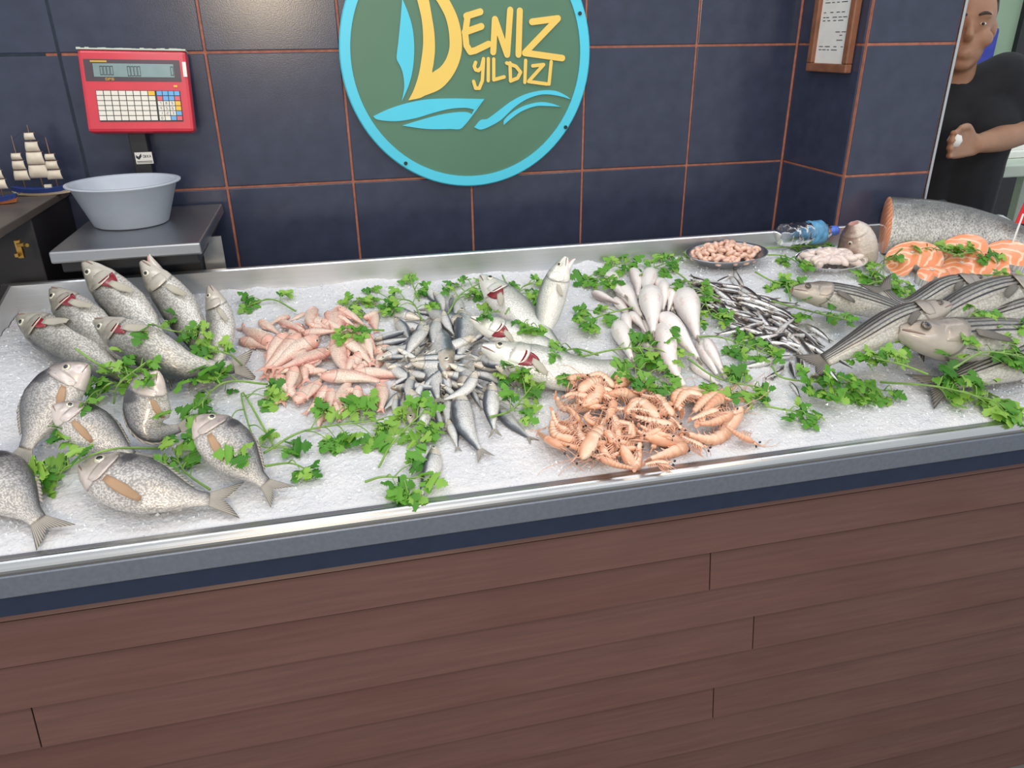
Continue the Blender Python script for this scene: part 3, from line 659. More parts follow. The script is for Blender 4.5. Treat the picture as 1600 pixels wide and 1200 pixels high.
# ------------------------------------------------------------------ heaps of small fish
def zoomed(lst, ox, oy, s): return [((a/s+ox, b/s+oy), (c/s+ox, d/s+oy)) for a, b, c, d in lst]
def filler(seed, n, cx, cy, rx, ry, ln, ang, sg):
    r = random.Random(seed); out = []
    for _ in range(n):
        q = r.uniform(0, 6.28); d = math.sqrt(r.random())*.9; x = cx+math.cos(q)*rx*d; y = cy+math.sin(q)*ry*d; a = r.gauss(ang, sg); l = ln*r.uniform(.85, 1.1)
        out.append((x-math.cos(a)*l/2, y-math.sin(a)*l/2, x+math.cos(a)*l/2, y+math.sin(a)*l/2))
    return out
RM = filler(2, 16, 780, 640, 430, 360, 330, 2.4, 1.2)+[(520, 340, 690, 420), (600, 520, 820, 620), (900, 600, 1100, 700), (760, 300, 1000, 400), (560, 600, 800, 760), (940, 840, 1140, 900), (700, 880, 940, 960), (1040, 380, 1200, 560), (480, 520, 640, 640),
 (690, 212, 690, 340), (820, 236, 850, 380), (640, 246, 520, 300), (455, 315, 610, 385), (285, 305, 450, 420), (412, 495, 118, 345), (120, 455, 388, 540), (890, 200, 1125, 365), (1175, 235, 1195, 400), (990, 320, 1110, 400),
 (665, 330, 830, 372), (890, 265, 1010, 340), (1090, 285, 1240, 215), (510, 268, 400, 320), (615, 402, 900, 385), (1100, 420, 1165, 630), (1035, 425, 1075, 500),
 (495, 405, 320, 700), (590, 412, 280, 715), (730, 432, 345, 705), (820, 535, 395, 695), (760, 610, 630, 700), (865, 445, 975, 755), (920, 445, 1170, 665), (1010, 585, 955, 730), (1240, 560, 1190, 700),
 (1090, 640, 1050, 700), (405, 712, 520, 690), (640, 700, 880, 712), (1000, 715, 1440, 742), (320, 910, 510, 750), (565, 665, 505, 905), (560, 945, 790, 735), (745, 785, 635, 925), (840, 835, 835, 940), (760, 745, 1285, 795),
 (1125, 895, 1135, 1030), (1160, 875, 1200, 960), (930, 875, 960, 1010), (1040, 815, 1040, 1030), (1235, 795, 1225, 1025), (800, 815, 620, 1045), (790, 1000, 760, 1080), (870, 935, 905, 1100)]
RML = {-1: 'dark pink red mullet at the very front of the heap behind the parsley', -9: 'red mullet lying level across the lower half of the heap, head left', -14: 'red mullet head down at the left front corner of the heap', -15: 'red mullet lying level with its tail reaching the sardines', -26: 'red mullet lying lowest of the four fanned towards the tail of the sea bass', -38: 'darker red mullet lying alone at the far left of the heap', -39: 'red mullet with its tail pointing at the whitish sea bass', -22: 'red mullet lying head up in the centre of the heap'}
for i, (h, t) in enumerate(zoomed(RM, 350, 440, 5)):
    big_ = abs(h[0]-t[0])+abs(h[1]-t[1]); d = math.hypot(h[0]-t[0], h[1]-t[1])
    if d < 34: t = (h[0]+(t[0]-h[0])*34/d, h[1]+(t[1]-h[1])*34/d)
    small_fish('redm', h, t, 'red_mullet', RML.get(i-len(RM), 'pink red mullet in the heap left of the sardines'), 'fish', 'heap of red mullets', 200+i, fat=1.2 if d > 50 else 1.35, dorsal=(.32, .5, .05))
SD = filler(3, 20, 600, 700, 320, 380, 430, .6, 1.)+[(300, 330, 600, 420), (640, 470, 900, 560), (380, 700, 640, 760), (700, 640, 980, 760), (900, 880, 1120, 1000), (480, 900, 620, 1060), (820, 560, 1060, 640), (560, 560, 800, 640), (760, 980, 900, 1180), (300, 520, 520, 640), (640, 800, 820, 960), (1000, 800, 1180, 920),
 (520, 45, 610, 140), (590, 80, 640, 215), (750, 110, 750, 230), (480, 292, 95, 165), (640, 265, 430, 235), (855, 318, 490, 195), (665, 228, 765, 440), (620, 290, 600, 410), (280, 285, 380, 430), (500, 310, 450, 420),
 (110, 462, 450, 365), (115, 500, 460, 428), (165, 530, 450, 520), (215, 592, 430, 590), (560, 410, 750, 440), (910, 425, 470, 590), (880, 480, 1000, 400), (940, 550, 1260, 690), (880, 640, 1290, 700), (920, 600, 1190, 690), (1070, 660, 1290, 790),
 (230, 672, 370, 635), (330, 685, 480, 605), (250, 830, 370, 760), (545, 345, 345, 640), (405, 615, 905, 565), (415, 640, 890, 648), (870, 720, 1170, 845), (1030, 715, 1230, 835), (770, 800, 930, 865), (1040, 855, 1240, 1005),
 (430, 735, 390, 975), (340, 855, 230, 970), (300, 880, 300, 1070), (520, 780, 490, 900), (620, 755, 590, 920), (690, 760, 655, 640), (530, 865, 500, 1290), (690, 875, 680, 1190), (600, 985, 665, 1160), (740, 955, 765, 1110), (700, 1075, 780, 1330),
 (1050, 945, 1380, 1255), (860, 815, 930, 940), (1045, 785, 1070, 1215), (785, 845, 1000, 1390), (920, 700, 605, 945)]
SDL = {-1: 'arched sardine lying on top across the heap of sardines, head to the right', -2: 'large sardine hanging down the front of the sardine heap, tail bent right', -3: 'dark sardine standing head up right of the large front one', -5: 'sardine at the right front corner of the sardine heap pointing at the shrimps',
 -6: 'sardine whose tail reaches furthest down beside the large front one', -10: 'sardine with its tail above the single one at the rim', -23: 'bright sardine lying diagonally with head raised in the upper half of the heap', -22: 'sardine lying level across the middle of the heap, head to the left', -21: 'sagging sardine just below the level one in the middle of the heap', -45: 'sardine behind at the left, head right, tail over the red mullets'}
for i, (h, t) in enumerate(zoomed(SD, 560, 440, 5)):
    d = math.hypot(h[0]-t[0], h[1]-t[1])
    if d < 44: t = (h[0]+(t[0]-h[0])*44/d, h[1]+(t[1]-h[1])*44/d)
    bend = {len(SD)-1: -.16, len(SD)-2: .09, 59: -.12, 57: .05}.get(i)
    small_fish('sard', h, t, 'sardine', SDL.get(i-len(SD), 'silver sardine in the heap between red mullets and shrimps'), 'fish', 'heap of sardines', 300+i, bend=bend, fat=1.14)
small_fish('sard', (680, 697), (652, 785), 'sardine', 'single sardine lying apart on the ice at the front rim', 'fish', 'heap of sardines', 390, bend=-.04, fat=1.2)
WH = filler(4, 6, 800, 640, 300, 300, 330, 1.1, .25)+[(640, 700, 900, 900), (760, 420, 900, 640), (900, 800, 1020, 1040), (500, 430, 620, 600),
 (580, 560, 640, 700), (820, 880, 930, 1010), (325, 385, 580, 490), (460, 245, 610, 440), (790, 215, 770, 400), (640, 205, 680, 440), (880, 300, 875, 560), (960, 340, 910, 560), (1150, 420, 1100, 600), (620, 545, 760, 720), (900, 1000, 1055, 1200), (865, 640, 1085, 1195), (1100, 940, 1350, 1125), (1160, 770, 1330, 1070), (1215, 750, 1375, 1060),
 (1035, 385, 1165, 800), (865, 560, 1195, 960), (775, 360, 808, 760)]
for i, (h, t) in enumerate(zoomed(WH, 860, 380, 5)):
    d = math.hypot(h[0]-t[0], h[1]-t[1])
    if d < 46: t = (h[0]+(t[0]-h[0])*46/d, h[1]+(t[1]-h[1])*46/d)
    top = i >= len(WH)-3
    small_fish('whit', h, t, 'whiting', 'small white whiting in the heap left of the anchovies' if not top else ['whiting lying belly up at the right of the white heap', 'whiting lying slantwise below the two plump belly up ones', 'plump white whiting belly up in the middle of the heap'][i-len(WH)+3], 'fish', 'heap of whitings', 400+i, mode='belly' if (top or i % 3) else 'flank', fat=1.3 if top else 1.1, bend=0. if top else None, pack=.6)
AN = []
ra = random.Random(5)
for q in range(84):
    t = q/84
    if q < 60: cx, cy = ra.uniform(60, 900), 0; cy = 150+.28*cx+ra.uniform(-120, 190); ang = ra.gauss(.36, .22)
    else: cx, cy = ra.uniform(420, 1300), 0; cy = 420+.32*(cx-300)+ra.uniform(-60, 130); ang = ra.gauss(.5, .3)
    ln = ra.uniform(330, 430); s_ = -1 if ra.random() < .7 else 1
    a = (cx-s_*-math.cos(ang)*ln/2, cy+s_*math.sin(ang)*ln/2); b = (cx-s_*math.cos(ang)*ln/2, cy-s_*math.sin(ang)*ln/2); AN.append((a[0], a[1], b[0], b[1]))
AN += [(350, 10, 420, 110), (470, 110, 420, 0), (340, 10, 190, 75), (240, 100, 520, 135), (60, 130, 320, 200), (120, 200, 240, 380), (220, 210, 360, 370), (380, 290, 720, 430), (430, 280, 830, 395), (400, 230, 760, 270), (690, 300, 1060, 300),
 (260, 240, 60, 150), (360, 380, 690, 460), (560, 520, 170, 620), (690, 500, 360, 640), (840, 620, 420, 690), (980, 600, 560, 650), (820, 610, 1040, 420), (860, 610, 1030, 470), (970, 630, 1260, 610), (1120, 510, 1400, 700), (780, 690, 1090, 830), (860, 680, 1190, 790), (930, 640, 1080, 760), (1160, 640, 1330, 750), (1120, 660, 1230, 790), (540, 690, 900, 830),
 (860, 830, 420, 965), (1000, 850, 760, 840), (1100, 830, 1260, 890), (1040, 790, 1040, 1050), (1090, 870, 1130, 1040), (900, 940, 830, 1020), (900, 990, 690, 1085), (1180, 1050, 1440, 1110), (1300, 1000, 1500, 1090), (1430, 860, 1620, 975), (1360, 960, 1420, 1040), (960, 1110, 1010, 1190), (960, 900, 1000, 1020)]
for i, (h, t) in enumerate(zoomed(AN, 1090, 430, 6.667)):
    d = math.hypot(h[0]-t[0], h[1]-t[1])
    if d < 30: t = (h[0]+(t[0]-h[0])*30/d, h[1]+(t[1]-h[1])*30/d)
    small_fish('anch', h, t, 'anchovy', 'dark backed silver anchovy in the heap before the grey mullets', 'fish', 'heap of anchovies', 500+i, fat=1.25, pack=.62)

# ------------------------------------------------------------------ shrimps
def shrimp(pts, i, label, group, ox=None):
    P, L = spline(pts, 61); rr = random.Random(i*13+1); R0 = .078*L if L > .1 else .09*L
    R0 = min(R0*1.2, .0135)
    T = np.gradient(P, axis=0); T /= np.linalg.norm(T, axis=1)[:, None]
    chord = nz(P[-1]-P[0]); mdev = P[30]-(P[0]+P[-1])/2; dd = mdev-chord*np.dot(mdev, chord)
    Dref = nz(dd) if np.linalg.norm(dd) > .004 else nz(np.cross(chord, ICEN))
    def fr(i):
        t = T[i]; D = nz(Dref-t*np.dot(Dref, t)); return t, np.cross(D, t), D
    V = []; UV = []; F = []; k = 10
    ts = []
    for q in np.linspace(0, .36, 8): ts.append((q, [.28, .6, .85, 1., 1.05, 1.06, 1.0, .92][int(round(q/.36*7))]))
    for sgm in range(6):
        a = .375+sgm*.085; w = 1.0-.105*sgm
        ts += [(a, w*.9), (a+.02, w), (a+.078, w*1.0)]
    ts.append((.9, .3))
    for t, w in ts:
        x = int(min(59, t*60)); tt, N, D = fr(x); p = P[x]
        for j in range(k):
            q = 2*math.pi*j/k; V.append(p+(D*math.cos(q)*1.05+N*math.sin(q)*.8)*R0*w); UV.append((t, .5+.5*math.cos(q)))
    n = len(ts); F = [(a*k+j, a*k+(j+1) % k, (a+1)*k+(j+1) % k, (a+1)*k+j) for a in range(n-1) for j in range(k)]+[tuple(range(k))[::-1], tuple(range((n-1)*k, n*k))]
    base = P[30].copy(); base[2] = P[:, 2].min()-R0
    root = thing('shrimp', label, 'shrimp', base, group); part('body', V, F, 'shrimp', root, UV)
    b = B(); tt, N, D = fr(1)
    b.tube([P[2]+D*R0*.7, P[0]+D*R0*.75-tt*.07*L, P[0]+D*R0*1.0-tt*.17*L], [.0022, .0015, .0003], 5).part('rostrum', 'shrimp_leg', root, True)
    b = B()
    for e in (-1, 1):
        c = P[2]+D*R0*.35+N*e*R0*.55-tt*.01; b.tube([c, c+N*e*.002-tt*.002, c+N*e*.004-tt*.003], [.0016, .0022, .0006], 6)
    b.part('eyes', 'pupil', root, True)
    for e in (-1, 1):
        d = rr.uniform(.5, 1.3); q0 = P[1]-D*R0*.1+N*e*R0*.3; pts_ = [q0]
        for z in range(1, 7): 
            g = q0-tt*L*.14*z+(N*e*.05+D*.09*math.sin(d*z))*L*z*.35+np.array([0, 0, -.004*z]); g[2] = max(g[2], zi(g[1])+.002); g[1] = max(g[1], YF+.012); pts_.append(g)
        b = B().tube(pts_, [.0009, .0008, .0007, .0006, .0005, .0004, .0003], 4); b.part('antenna', 'shrimp_leg', root, True)
    b = B()
    for q in range(10):
        x = int(8+q*2.6); tt, N, D = fr(x); e = 1 if q % 2 else -1; c = P[x]-D*R0*.7+N*e*R0*.3
        b.tube([c, c-D*.011+N*e*.004-tt*.006, c-D*.017+N*e*.003-tt*rr.uniform(.008, .02)], [.0014, .0011, .0004], 4)
    for q in range(5):
        x = 26+q*5; tt, N, D = fr(x); c = P[x]-D*R0*.6; b.tube([c, c-D*.007+tt*.004], [.0022, .0008], 4)
    b.part('legs', 'shrimp_leg', root, True)
    tt, N, D = fr(54); b = B(); c = P[53]
    for a in (-.62, -.3, 0, .3, .62):
        dr = nz(tt*math.cos(a)+N*math.sin(a)); sd = nz(np.cross(dr, D)); ll = .13*L*(1. if a else .95)
        top = [c+sd*.001, c+dr*ll*.4+sd*.0028, c+dr*ll*.8+sd*.003, c+dr*ll, c+dr*ll*.8-sd*.003, c+dr*ll*.4-sd*.0028, c-sd*.001]
        b.prism([p+D*.0005*abs(a)*4 for p in top], None, -D*.0009)
    b.part('tail_fan', 'shrimp_leg', root)
    for q in range(0, 60, 5):
        p = P[q]; stamp(p[0], p[1], R0*1.1, (p[2]-zi(p[1])+R0)*.75)
SH = [(a, b, (a+c)/2+(d-b)*.25, (b+d)/2+(a-c)*.25, c, d) for a, b, c, d in filler(6, 14, 560, 450, 340, 230, 240, 1., 1.5)]+[(560, 262, 470, 180, 385, 195), (300, 245, 290, 205, 400, 182), (560, 292, 460, 262, 360, 248), (650, 215, 600, 255, 560, 262), (760, 240, 690, 215, 560, 200), (720, 330, 600, 290, 480, 325), (890, 385, 800, 300, 700, 240), (930, 440, 870, 360, 800, 300), (860, 330, 790, 320, 720, 300),
 (450, 375, 250, 390, 185, 300), (420, 330, 300, 300, 230, 330), (350, 480, 290, 400, 250, 380), (285, 545, 200, 500, 165, 385), (330, 600, 190, 560, 165, 450), (240, 640, 150, 590, 80, 540), (360, 650, 260, 620, 190, 590), (480, 380, 400, 380, 320, 340), (440, 500, 380, 450, 410, 410),
 (700, 420, 620, 400, 520, 380), (600, 540, 560, 450, 520, 390), (660, 480, 680, 560, 620, 580), (560, 480, 660, 500, 650, 570), (500, 460, 460, 540, 420, 600), (400, 660, 350, 560, 330, 500), (400, 640, 420, 560, 450, 490), (590, 600, 580, 520, 540, 470),
 (840, 460, 710, 350, 620, 450), (800, 420, 700, 400, 620, 400), (940, 505, 800, 470, 665, 435), (895, 565, 800, 545, 705, 490), (860, 520, 760, 560, 690, 520),
 (780, 250, 720, 290, 660, 280), (540, 330, 470, 300, 420, 320), (660, 620, 560, 590, 520, 520), (480, 620, 520, 700, 600, 660), (700, 640, 620, 640, 560, 600),
 (355, 705, 480, 520, 575, 650), (600, 620, 690, 760, 725, 570), (745, 570, 1000, 620, 735, 735), (900, 735, 820, 730, 735, 745), (470, 700, 570, 745, 700, 772), (540, 700, 500, 680, 430, 690),
 (1180, 285, 950, 310, 990, 440), (1130, 330, 1010, 300, 930, 400), (1240, 300, 1130, 340, 1040, 430), (1290, 300, 1180, 360, 1080, 470), (1210, 400, 1120, 430, 1020, 470), (1380, 330, 1300, 340, 1230, 320), (1360, 385, 1200, 580, 970, 545), (1300, 420, 1180, 480, 1060, 490), (1120, 635, 1050, 600, 970, 560), (1430, 602, 1340, 560, 1240, 490), (980, 520, 940, 470, 900, 440)]
for i, q in enumerate(SH):
    a, m_, b = [(q[j]/4+820, q[j+1]/4+540) for j in (0, 2, 4)]; r = .009
    pts = []
    for p in (a, m_, b):
        l = 0.
        for _ in range(3): w = ice(p[0], p[1], l+r); l = min(.075, hm(w[0], w[1], 3)*.8)
        pts.append(ice(p[0], p[1], l+r))
    shl = {55: 'shrimp at the front left foot of the heap', 54: 'shrimp stretched along the front of the heap with its tail towards the rim', 52: 'big curled shrimp at the right front of the heap', 50: 'arched shrimp with its head pointing down at the front left', 28: 'shrimp pointing furthest left out of the heap'}
    if i < 56: shrimp(pts, i, shl.get(i, 'orange pink shrimp in the large heap before the whitings'), 'heap of shrimps')
    else: shrimp(pts, i, 'orange shrimp in the smaller clump at the right of the heap', 'clump of shrimps right of the heap')

# ------------------------------------------------------------------ salmon steaks
def steak(cx, cy, rpx, rot, lift, lab, i, ry=.85, tilt=.25):
    c = ice(cx, cy, lift); R = rpx/560.; X = np.array([math.cos(rot), math.sin(rot), 0]); N = nz(ICEN+tilt*nz(CAM-c)); X = nz(X-N*np.dot(N, X)); Yv = np.cross(N, X)
    out = []
    for j in range(44):
        q = 2*math.pi*j/44+.0; r = 1.; dn = abs(((q-math.pi*1.5+math.pi) % (2*math.pi))-math.pi)
        if dn < .5: r = 1-.72*math.cos(dn/.5*math.pi/2)**1.2      # belly notch
        out.append((math.cos(q)*r, math.sin(q)*r*ry))
    th = .022; root = thing('salmon_steak', lab, 'fish steak', c-N*th, 'salmon steaks')
    top = [c+(X*a*.975+Yv*b*.975)*R+N*(.001) for a, b in out]; b2 = [c+(X*a*.975+Yv*b*.975)*R-N*th for a, b in out]; n = len(out)
    mid_ = [c+(X*a*.55+Yv*b*.55+Yv*.1)*R+N*.005 for a, b in out]
    V = top+b2+mid_+[c+N*.006+Yv*.12*R]; F = [(j, (j+1) % n, 2*n+(j+1) % n, 2*n+j) for j in range(n)]+[(2*n+j, 2*n+(j+1) % n, 3*n) for j in range(n)]+[tuple(range(n, 2*n))[::-1]]
    part('flesh', V, F, 'flesh', root)
    sk = [c+(X*a+Yv*b)*R+N*.0005 for a, b in out]; sk2 = [c+(X*a+Yv*b)*R-N*th for a, b in out]
    UV = [(.5, .5+.5*b) for a, b in out]*2+[(.5, .5)]*n
    part('skin', sk+sk2+top, [(j, n+j, n+(j+1) % n, (j+1) % n) for j in range(n)]+[(j, (j+1) % n, 2*n+(j+1) % n, 2*n+j) for j in range(n)], 'salmon', root, UV)
    q = c+Yv*.28*R+N*.006; B().lathe(q, [(.0, -.004), (.006, -.002), (.006, .0005), (.004, .0015), (.0, .0015)], 10, close=False).part('backbone', 'roe', root, True)
    stamp(c[0], c[1], R*.9, lift+.006)
steak(1503, 392, 36, .1, .06, 'salmon steak leaning highest against the salmon under the parsley', 0, .75, 1.1)
steak(1428, 405, 40, -.25, .04, 'salmon steak at the left end of the row', 1, .8, 1.0)
steak(1568, 407, 40, .3, .05, 'salmon steak at the right end of the row', 2, .85, .9)
steak(1510, 420, 42, .12, .035, 'broad salmon steak in the middle of the row', 3, .7, .8)
steak(1592, 447, 34, .2, .055, 'salmon steak partly under a mullet at the right edge', 4, .7, .3)
steak(1458, 428, 22, -.2, .03, 'small salmon piece between two larger steaks', 5, .8, .4)

# ------------------------------------------------------------------ dishes
def dish(cx, cy, rx, ry, lift, name, label, mat, h=.022):
    c = ice(cx, cy, lift); root = thing(name, label, 'dish', c)
    pr = [(0., .003), (.62, .003), (.7, .006), (.92, h*.85), (1., h), (1.03, h-.001), (1.02, h-.003), (.93, h*.7), (.7, .0), (.0, .0)]
    b = B(); V = []; k = 56
    b.lathe((0, 0, 0), pr, k, rx, ry, close=False)
    R3 = Matrix.Rotation(-math.atan(SL)*-1, 3, 'X')
    V = [c+np.array(R3@Vector(v)) for v in b.V]; part('bowl', V, b.F, mat, root)
    for q in np.linspace(0, 1, 5):
        for a in np.linspace(0, 6.28, 24): stamp(c[0]+rx*q*.85*math.cos(a), c[1]+ry*q*.85*math.sin(a), .012, lift+.008)
    return c, R3
dc, R3 = dish(1133, 407, .112, .062, .012, 'steel_dish', 'oval steel dish heaped with peeled shrimps near the back rim', 'pan', .026)
rr = random.Random(3)
def curl_mesh(seed, R, r, sweep, name, mat):
    q = random.Random(seed); b = B(); n = 9
    P = [(R*math.cos(a), R*math.sin(a), q.uniform(-.001, .001)) for a in np.linspace(0, sweep, n)]
    b.tube(P, [r*f for f in (.55, .85, 1., 1.05, 1., .95, .85, .7, .35)], 8); return mesh(name, b.V, b.F, mat)
cm = [curl_mesh(i, .0105, .0062, rr.uniform(2.4, 4.0), 'peeled_shrimp', 'peeled') for i in range(4)]
for i in range(96):
    q = rr.uniform(0, 6.28); d = math.sqrt(rr.random())*.88; hgt = .012+.032*(1-d*d)*rr.uniform(.5, 1.)
    o = bpy.data.objects.new('peeled_shrimp', cm[i % 4]); COL.objects.link(o); o.location = dc+np.array(R3@Vector((.1*d*math.cos(q), .055*d*math.sin(q), hgt)))
    o.rotation_euler = (rr.uniform(-.7, .7), rr.uniform(-.7, .7), rr.uniform(0, 6.28)); tag(o, 'pale pink peeled shrimp heaped in the oval steel dish', 'shrimp', 'peeled shrimps in the steel dish')
dc2, R3 = dish(1296, 414, .1, .062, .012, 'glass_dish', 'clear oval dish holding pale roe beside the cut fish head', 'dishglass', .02)
bl = []
for i in range(4):
    q = random.Random(40+i); b = B(); P = [(x, .006*math.sin(x*90+i), 0) for x in np.linspace(-.022, .022, 8)]
    b.tube(P, [.003*q.uniform(.8, 1.1), .008, .0095, .0105, .0095, .0098, .008, .003], 9); bl.append(mesh('roe_sac', b.V, b.F, 'roe'))
for i in range(46):
    q = rr.uniform(0, 6.28); d = math.sqrt(rr.random())*.82; hgt = .012+.022*(1-d*d)*rr.uniform(.5, 1)
    o = bpy.data.objects.new('roe_sac', bl[i % 4]); COL.objects.link(o); o.location = dc2+np.array(R3@Vector((.09*d*math.cos(q), .054*d*math.sin(q), hgt)))
    o.rotation_euler = (rr.uniform(-.5, .5), rr.uniform(-.4, .4), rr.uniform(-.9, .9)); tag(o, 'pale pinkish roe sac in the clear oval dish', 'roe', 'roe sacs in the clear dish')

# ------------------------------------------------------------------ crushed water bottle, price flag
def bottle():
    a = ice(1219, 368, .05); b_ = ice(1306, 360, .045); P, L = spline([a, (a+b_)/2, b_], 41); d = nz(b_-a); u_ = nz(np.cross(d, (0, 0, 1))); w_ = np.cross(u_, d)
    root = thing('water_bottle', 'crumpled clear plastic water bottle with blue label and cap lying by the back rim', 'bottle', (a+b_)/2-np.array([0, 0, .04])); q = random.Random(9)
    def ringtube(t0, t1, rf, mat, nm, nn=26, k=20, cr=.0):
        V = []
        for i in range(nn):
            t = t0+(t1-t0)*i/(nn-1); p = a+(b_-a)*t
            for j in range(k):
                an = 2*math.pi*j/k; r = rf(t)*(1+cr*(math.sin(an*3+t*40)+math.sin(an*5-t*63)+q.uniform(-.6, .6))); V.append(p+(u_*math.cos(an)+w_*math.sin(an)*.88)*r)
        F = [(i*k+j, i*k+(j+1) % k, (i+1)*k+(j+1) % k, (i+1)*k+j) for i in range(nn-1) for j in range(k)]+[tuple(range(k))[::-1], tuple(range((nn-1)*k, nn*k))]
        return part(nm, V, F, mat, root)
    R = .034
    ringtube(0, .93, lambda t: R*(min(1, .75+t*5) if t < .7 else max(.36, 1-(t-.7)/.2*.62)), 'pet', 'bottle_body', 34, 24, .05)
    ringtube(.5, .72, lambda t: R*1.06*(1 if t < .7 else .93), 'label_blue', 'bottle_label', 10, 24, .03)
    ringtube(.90, 1.0, lambda t: .0155, 'cap_blue', 'bottle_cap', 5, 20, 0)
bottle()
def price_flag():
    c = ice(1590, 358, .12); d = np.array([.12, 0, 1.]); d = nz(d)
    root = thing('price_flag', 'red price card on a white stick at the right edge', 'price tag', c-d*.12)
    B().tube([c-d*.12, c+d*.04], .0025, 8).part('stick', 'white', root, True)
    q = c+d*.015; X = nz((1, -.15, -.1)); b = B().prism([q-X*.012, q+X*.06, q+X*.06+d*.1, q-X*.004+d*.1], None, np.array([0, .002, 0])); b.part('card', 'redcard', root)
price_flag()

# ------------------------------------------------------------------ parsley
def leaf_mesh(seed):
    q = random.Random(seed)
    half = [(0, .015), (.1, .05), (.16, .2), (.08, .34), (.2, .36), (.22, .5), (.34, .44), (.42, .5), (.46, .36), (.48, .2), (.55, .14), (.6, .3), (.68, .3), (.7, .2), (.78, .26), (.84, .14), (.9, .14), (.94, .05), (1., 0.)]
    half = [(x+q.uniform(-.02, .02), y*q.uniform(.85, 1.15)) for x, y in half]; half[0] = (0, .015); half[-1] = (1, 0)
    k1, k2, k3 = q.uniform(.2, .9), q.uniform(-.3, .6), q.uniform(0, 6)
    z = lambda x, y: -k1*y*y*.7-k2*x*x*.5+.04*math.sin(x*9+k3)*abs(y)*4+.06*abs(y)
    V = []; F = []; n = len(half)
    for x, y in half: V.append((x, y, z(x, y)))
    for x, y in half: V.append((x, 0, z(x, 0)))
    for x, y in half: V.append((x, -y, z(x, -y)))
    for i in range(n-1): F.append((n+i, n+i+1, i+1, i)); F.append((2*n+i, 2*n+i+1, n+i+1, n+i))
    return mesh('leaf', V, F, 'leaf')
LM = [leaf_mesh(i) for i in range(8)]
def surf_z(x, y): return zi(y)+hm(x, y, 2)
def sprig(pth, label, n=4, w=30, leaf=.030, seed=0, lift=.012, start=.35):
    """pth: base ... tip in photo pixels of the bed; n leaf groups either side of the stem"""
    q = random.Random(seed*7+5); P3 = []
    for p in pth:
        l = 0.
        for _ in range(3): c = ice(p[0], p[1], l); l = hm(c[0], c[1], 2)+lift
        P3.append(ice(p[0], p[1], l))
    P, L = spline(P3, 41); base = P[0].copy(); base[2] = min(P[:, 2]); root = thing('parsley_sprig', label, 'parsley', base, 'parsley sprigs'); b = B(); b.tube(P, np.linspace(.0023, .0012, 41), 6)
    W = w/700.; spots = []
    for g in range(n):
        t = start+(1-start)*(g+.5)/n if n > 1 else 1.; sgn = 1 if g % 2 else -1
        i = min(40, int(t*40)); tg = nz(P[min(40, i+1)]-P[max(0, i-1)]); sd = nz(np.cross(ICEN, tg))*sgn
        e = P[i]+sd*W*q.uniform(.45, 1.)*(1 if g < n-1 else .1)+tg*W*q.uniform(.2, .7); dl = q.uniform(.006, .02); eu = proj(e); el = hm(e[0], e[1], 2)+dl
        for _ in range(4): e = ice(eu[0], eu[1], el); el = .5*el+.5*(hm(e[0], e[1], 2)+dl)
        m = (P[i]+e)/2+np.array([0, 0, q.uniform(.002, .012)]); bp, _ = spline([P[i], m, e], 8); b.tube(bp, np.linspace(.0014, .0008, 8), 5); spots.append((e, nz(e-P[i])))
    b.part('stem', 'stem', root, True)
    for e, dr in spots:
        for a in (0, .95, -.95, q.choice((1.7, -1.7))):
            if a and q.random() < .1: continue
            N = nz(ICEN+np.array([q.uniform(-.6, .6), q.uniform(-.75, .35), 0])); d2 = nz(dr-N*np.dot(dr, N)); s2 = np.cross(N, d2); ang = a+q.uniform(-.25, .25)
            X = d2*math.cos(ang)+s2*math.sin(ang); Yv = np.cross(N, X); sc = leaf*q.uniform(.75, 1.15)*(1.1 if a == 0 else .9)
            o = bpy.data.objects.new('leaf', LM[q.randrange(8)]); COL.objects.link(o); o.parent = root; lo = e+X*.002
            tip = lo+X*sc; dz = surf_z(tip[0], tip[1])+.003-tip[2]
            if dz > 0: lo = lo+np.array([0, 0, dz*.7])
            lo = lo-ORG[root]
            o.matrix_local = Matrix(((X[0]*sc, Yv[0]*sc, N[0]*sc, lo[0]), (X[1]*sc, Yv[1]*sc, N[1]*sc, lo[1]), (X[2]*sc, Yv[2]*sc, N[2]*sc, lo[2]), (0, 0, 0, 1)))
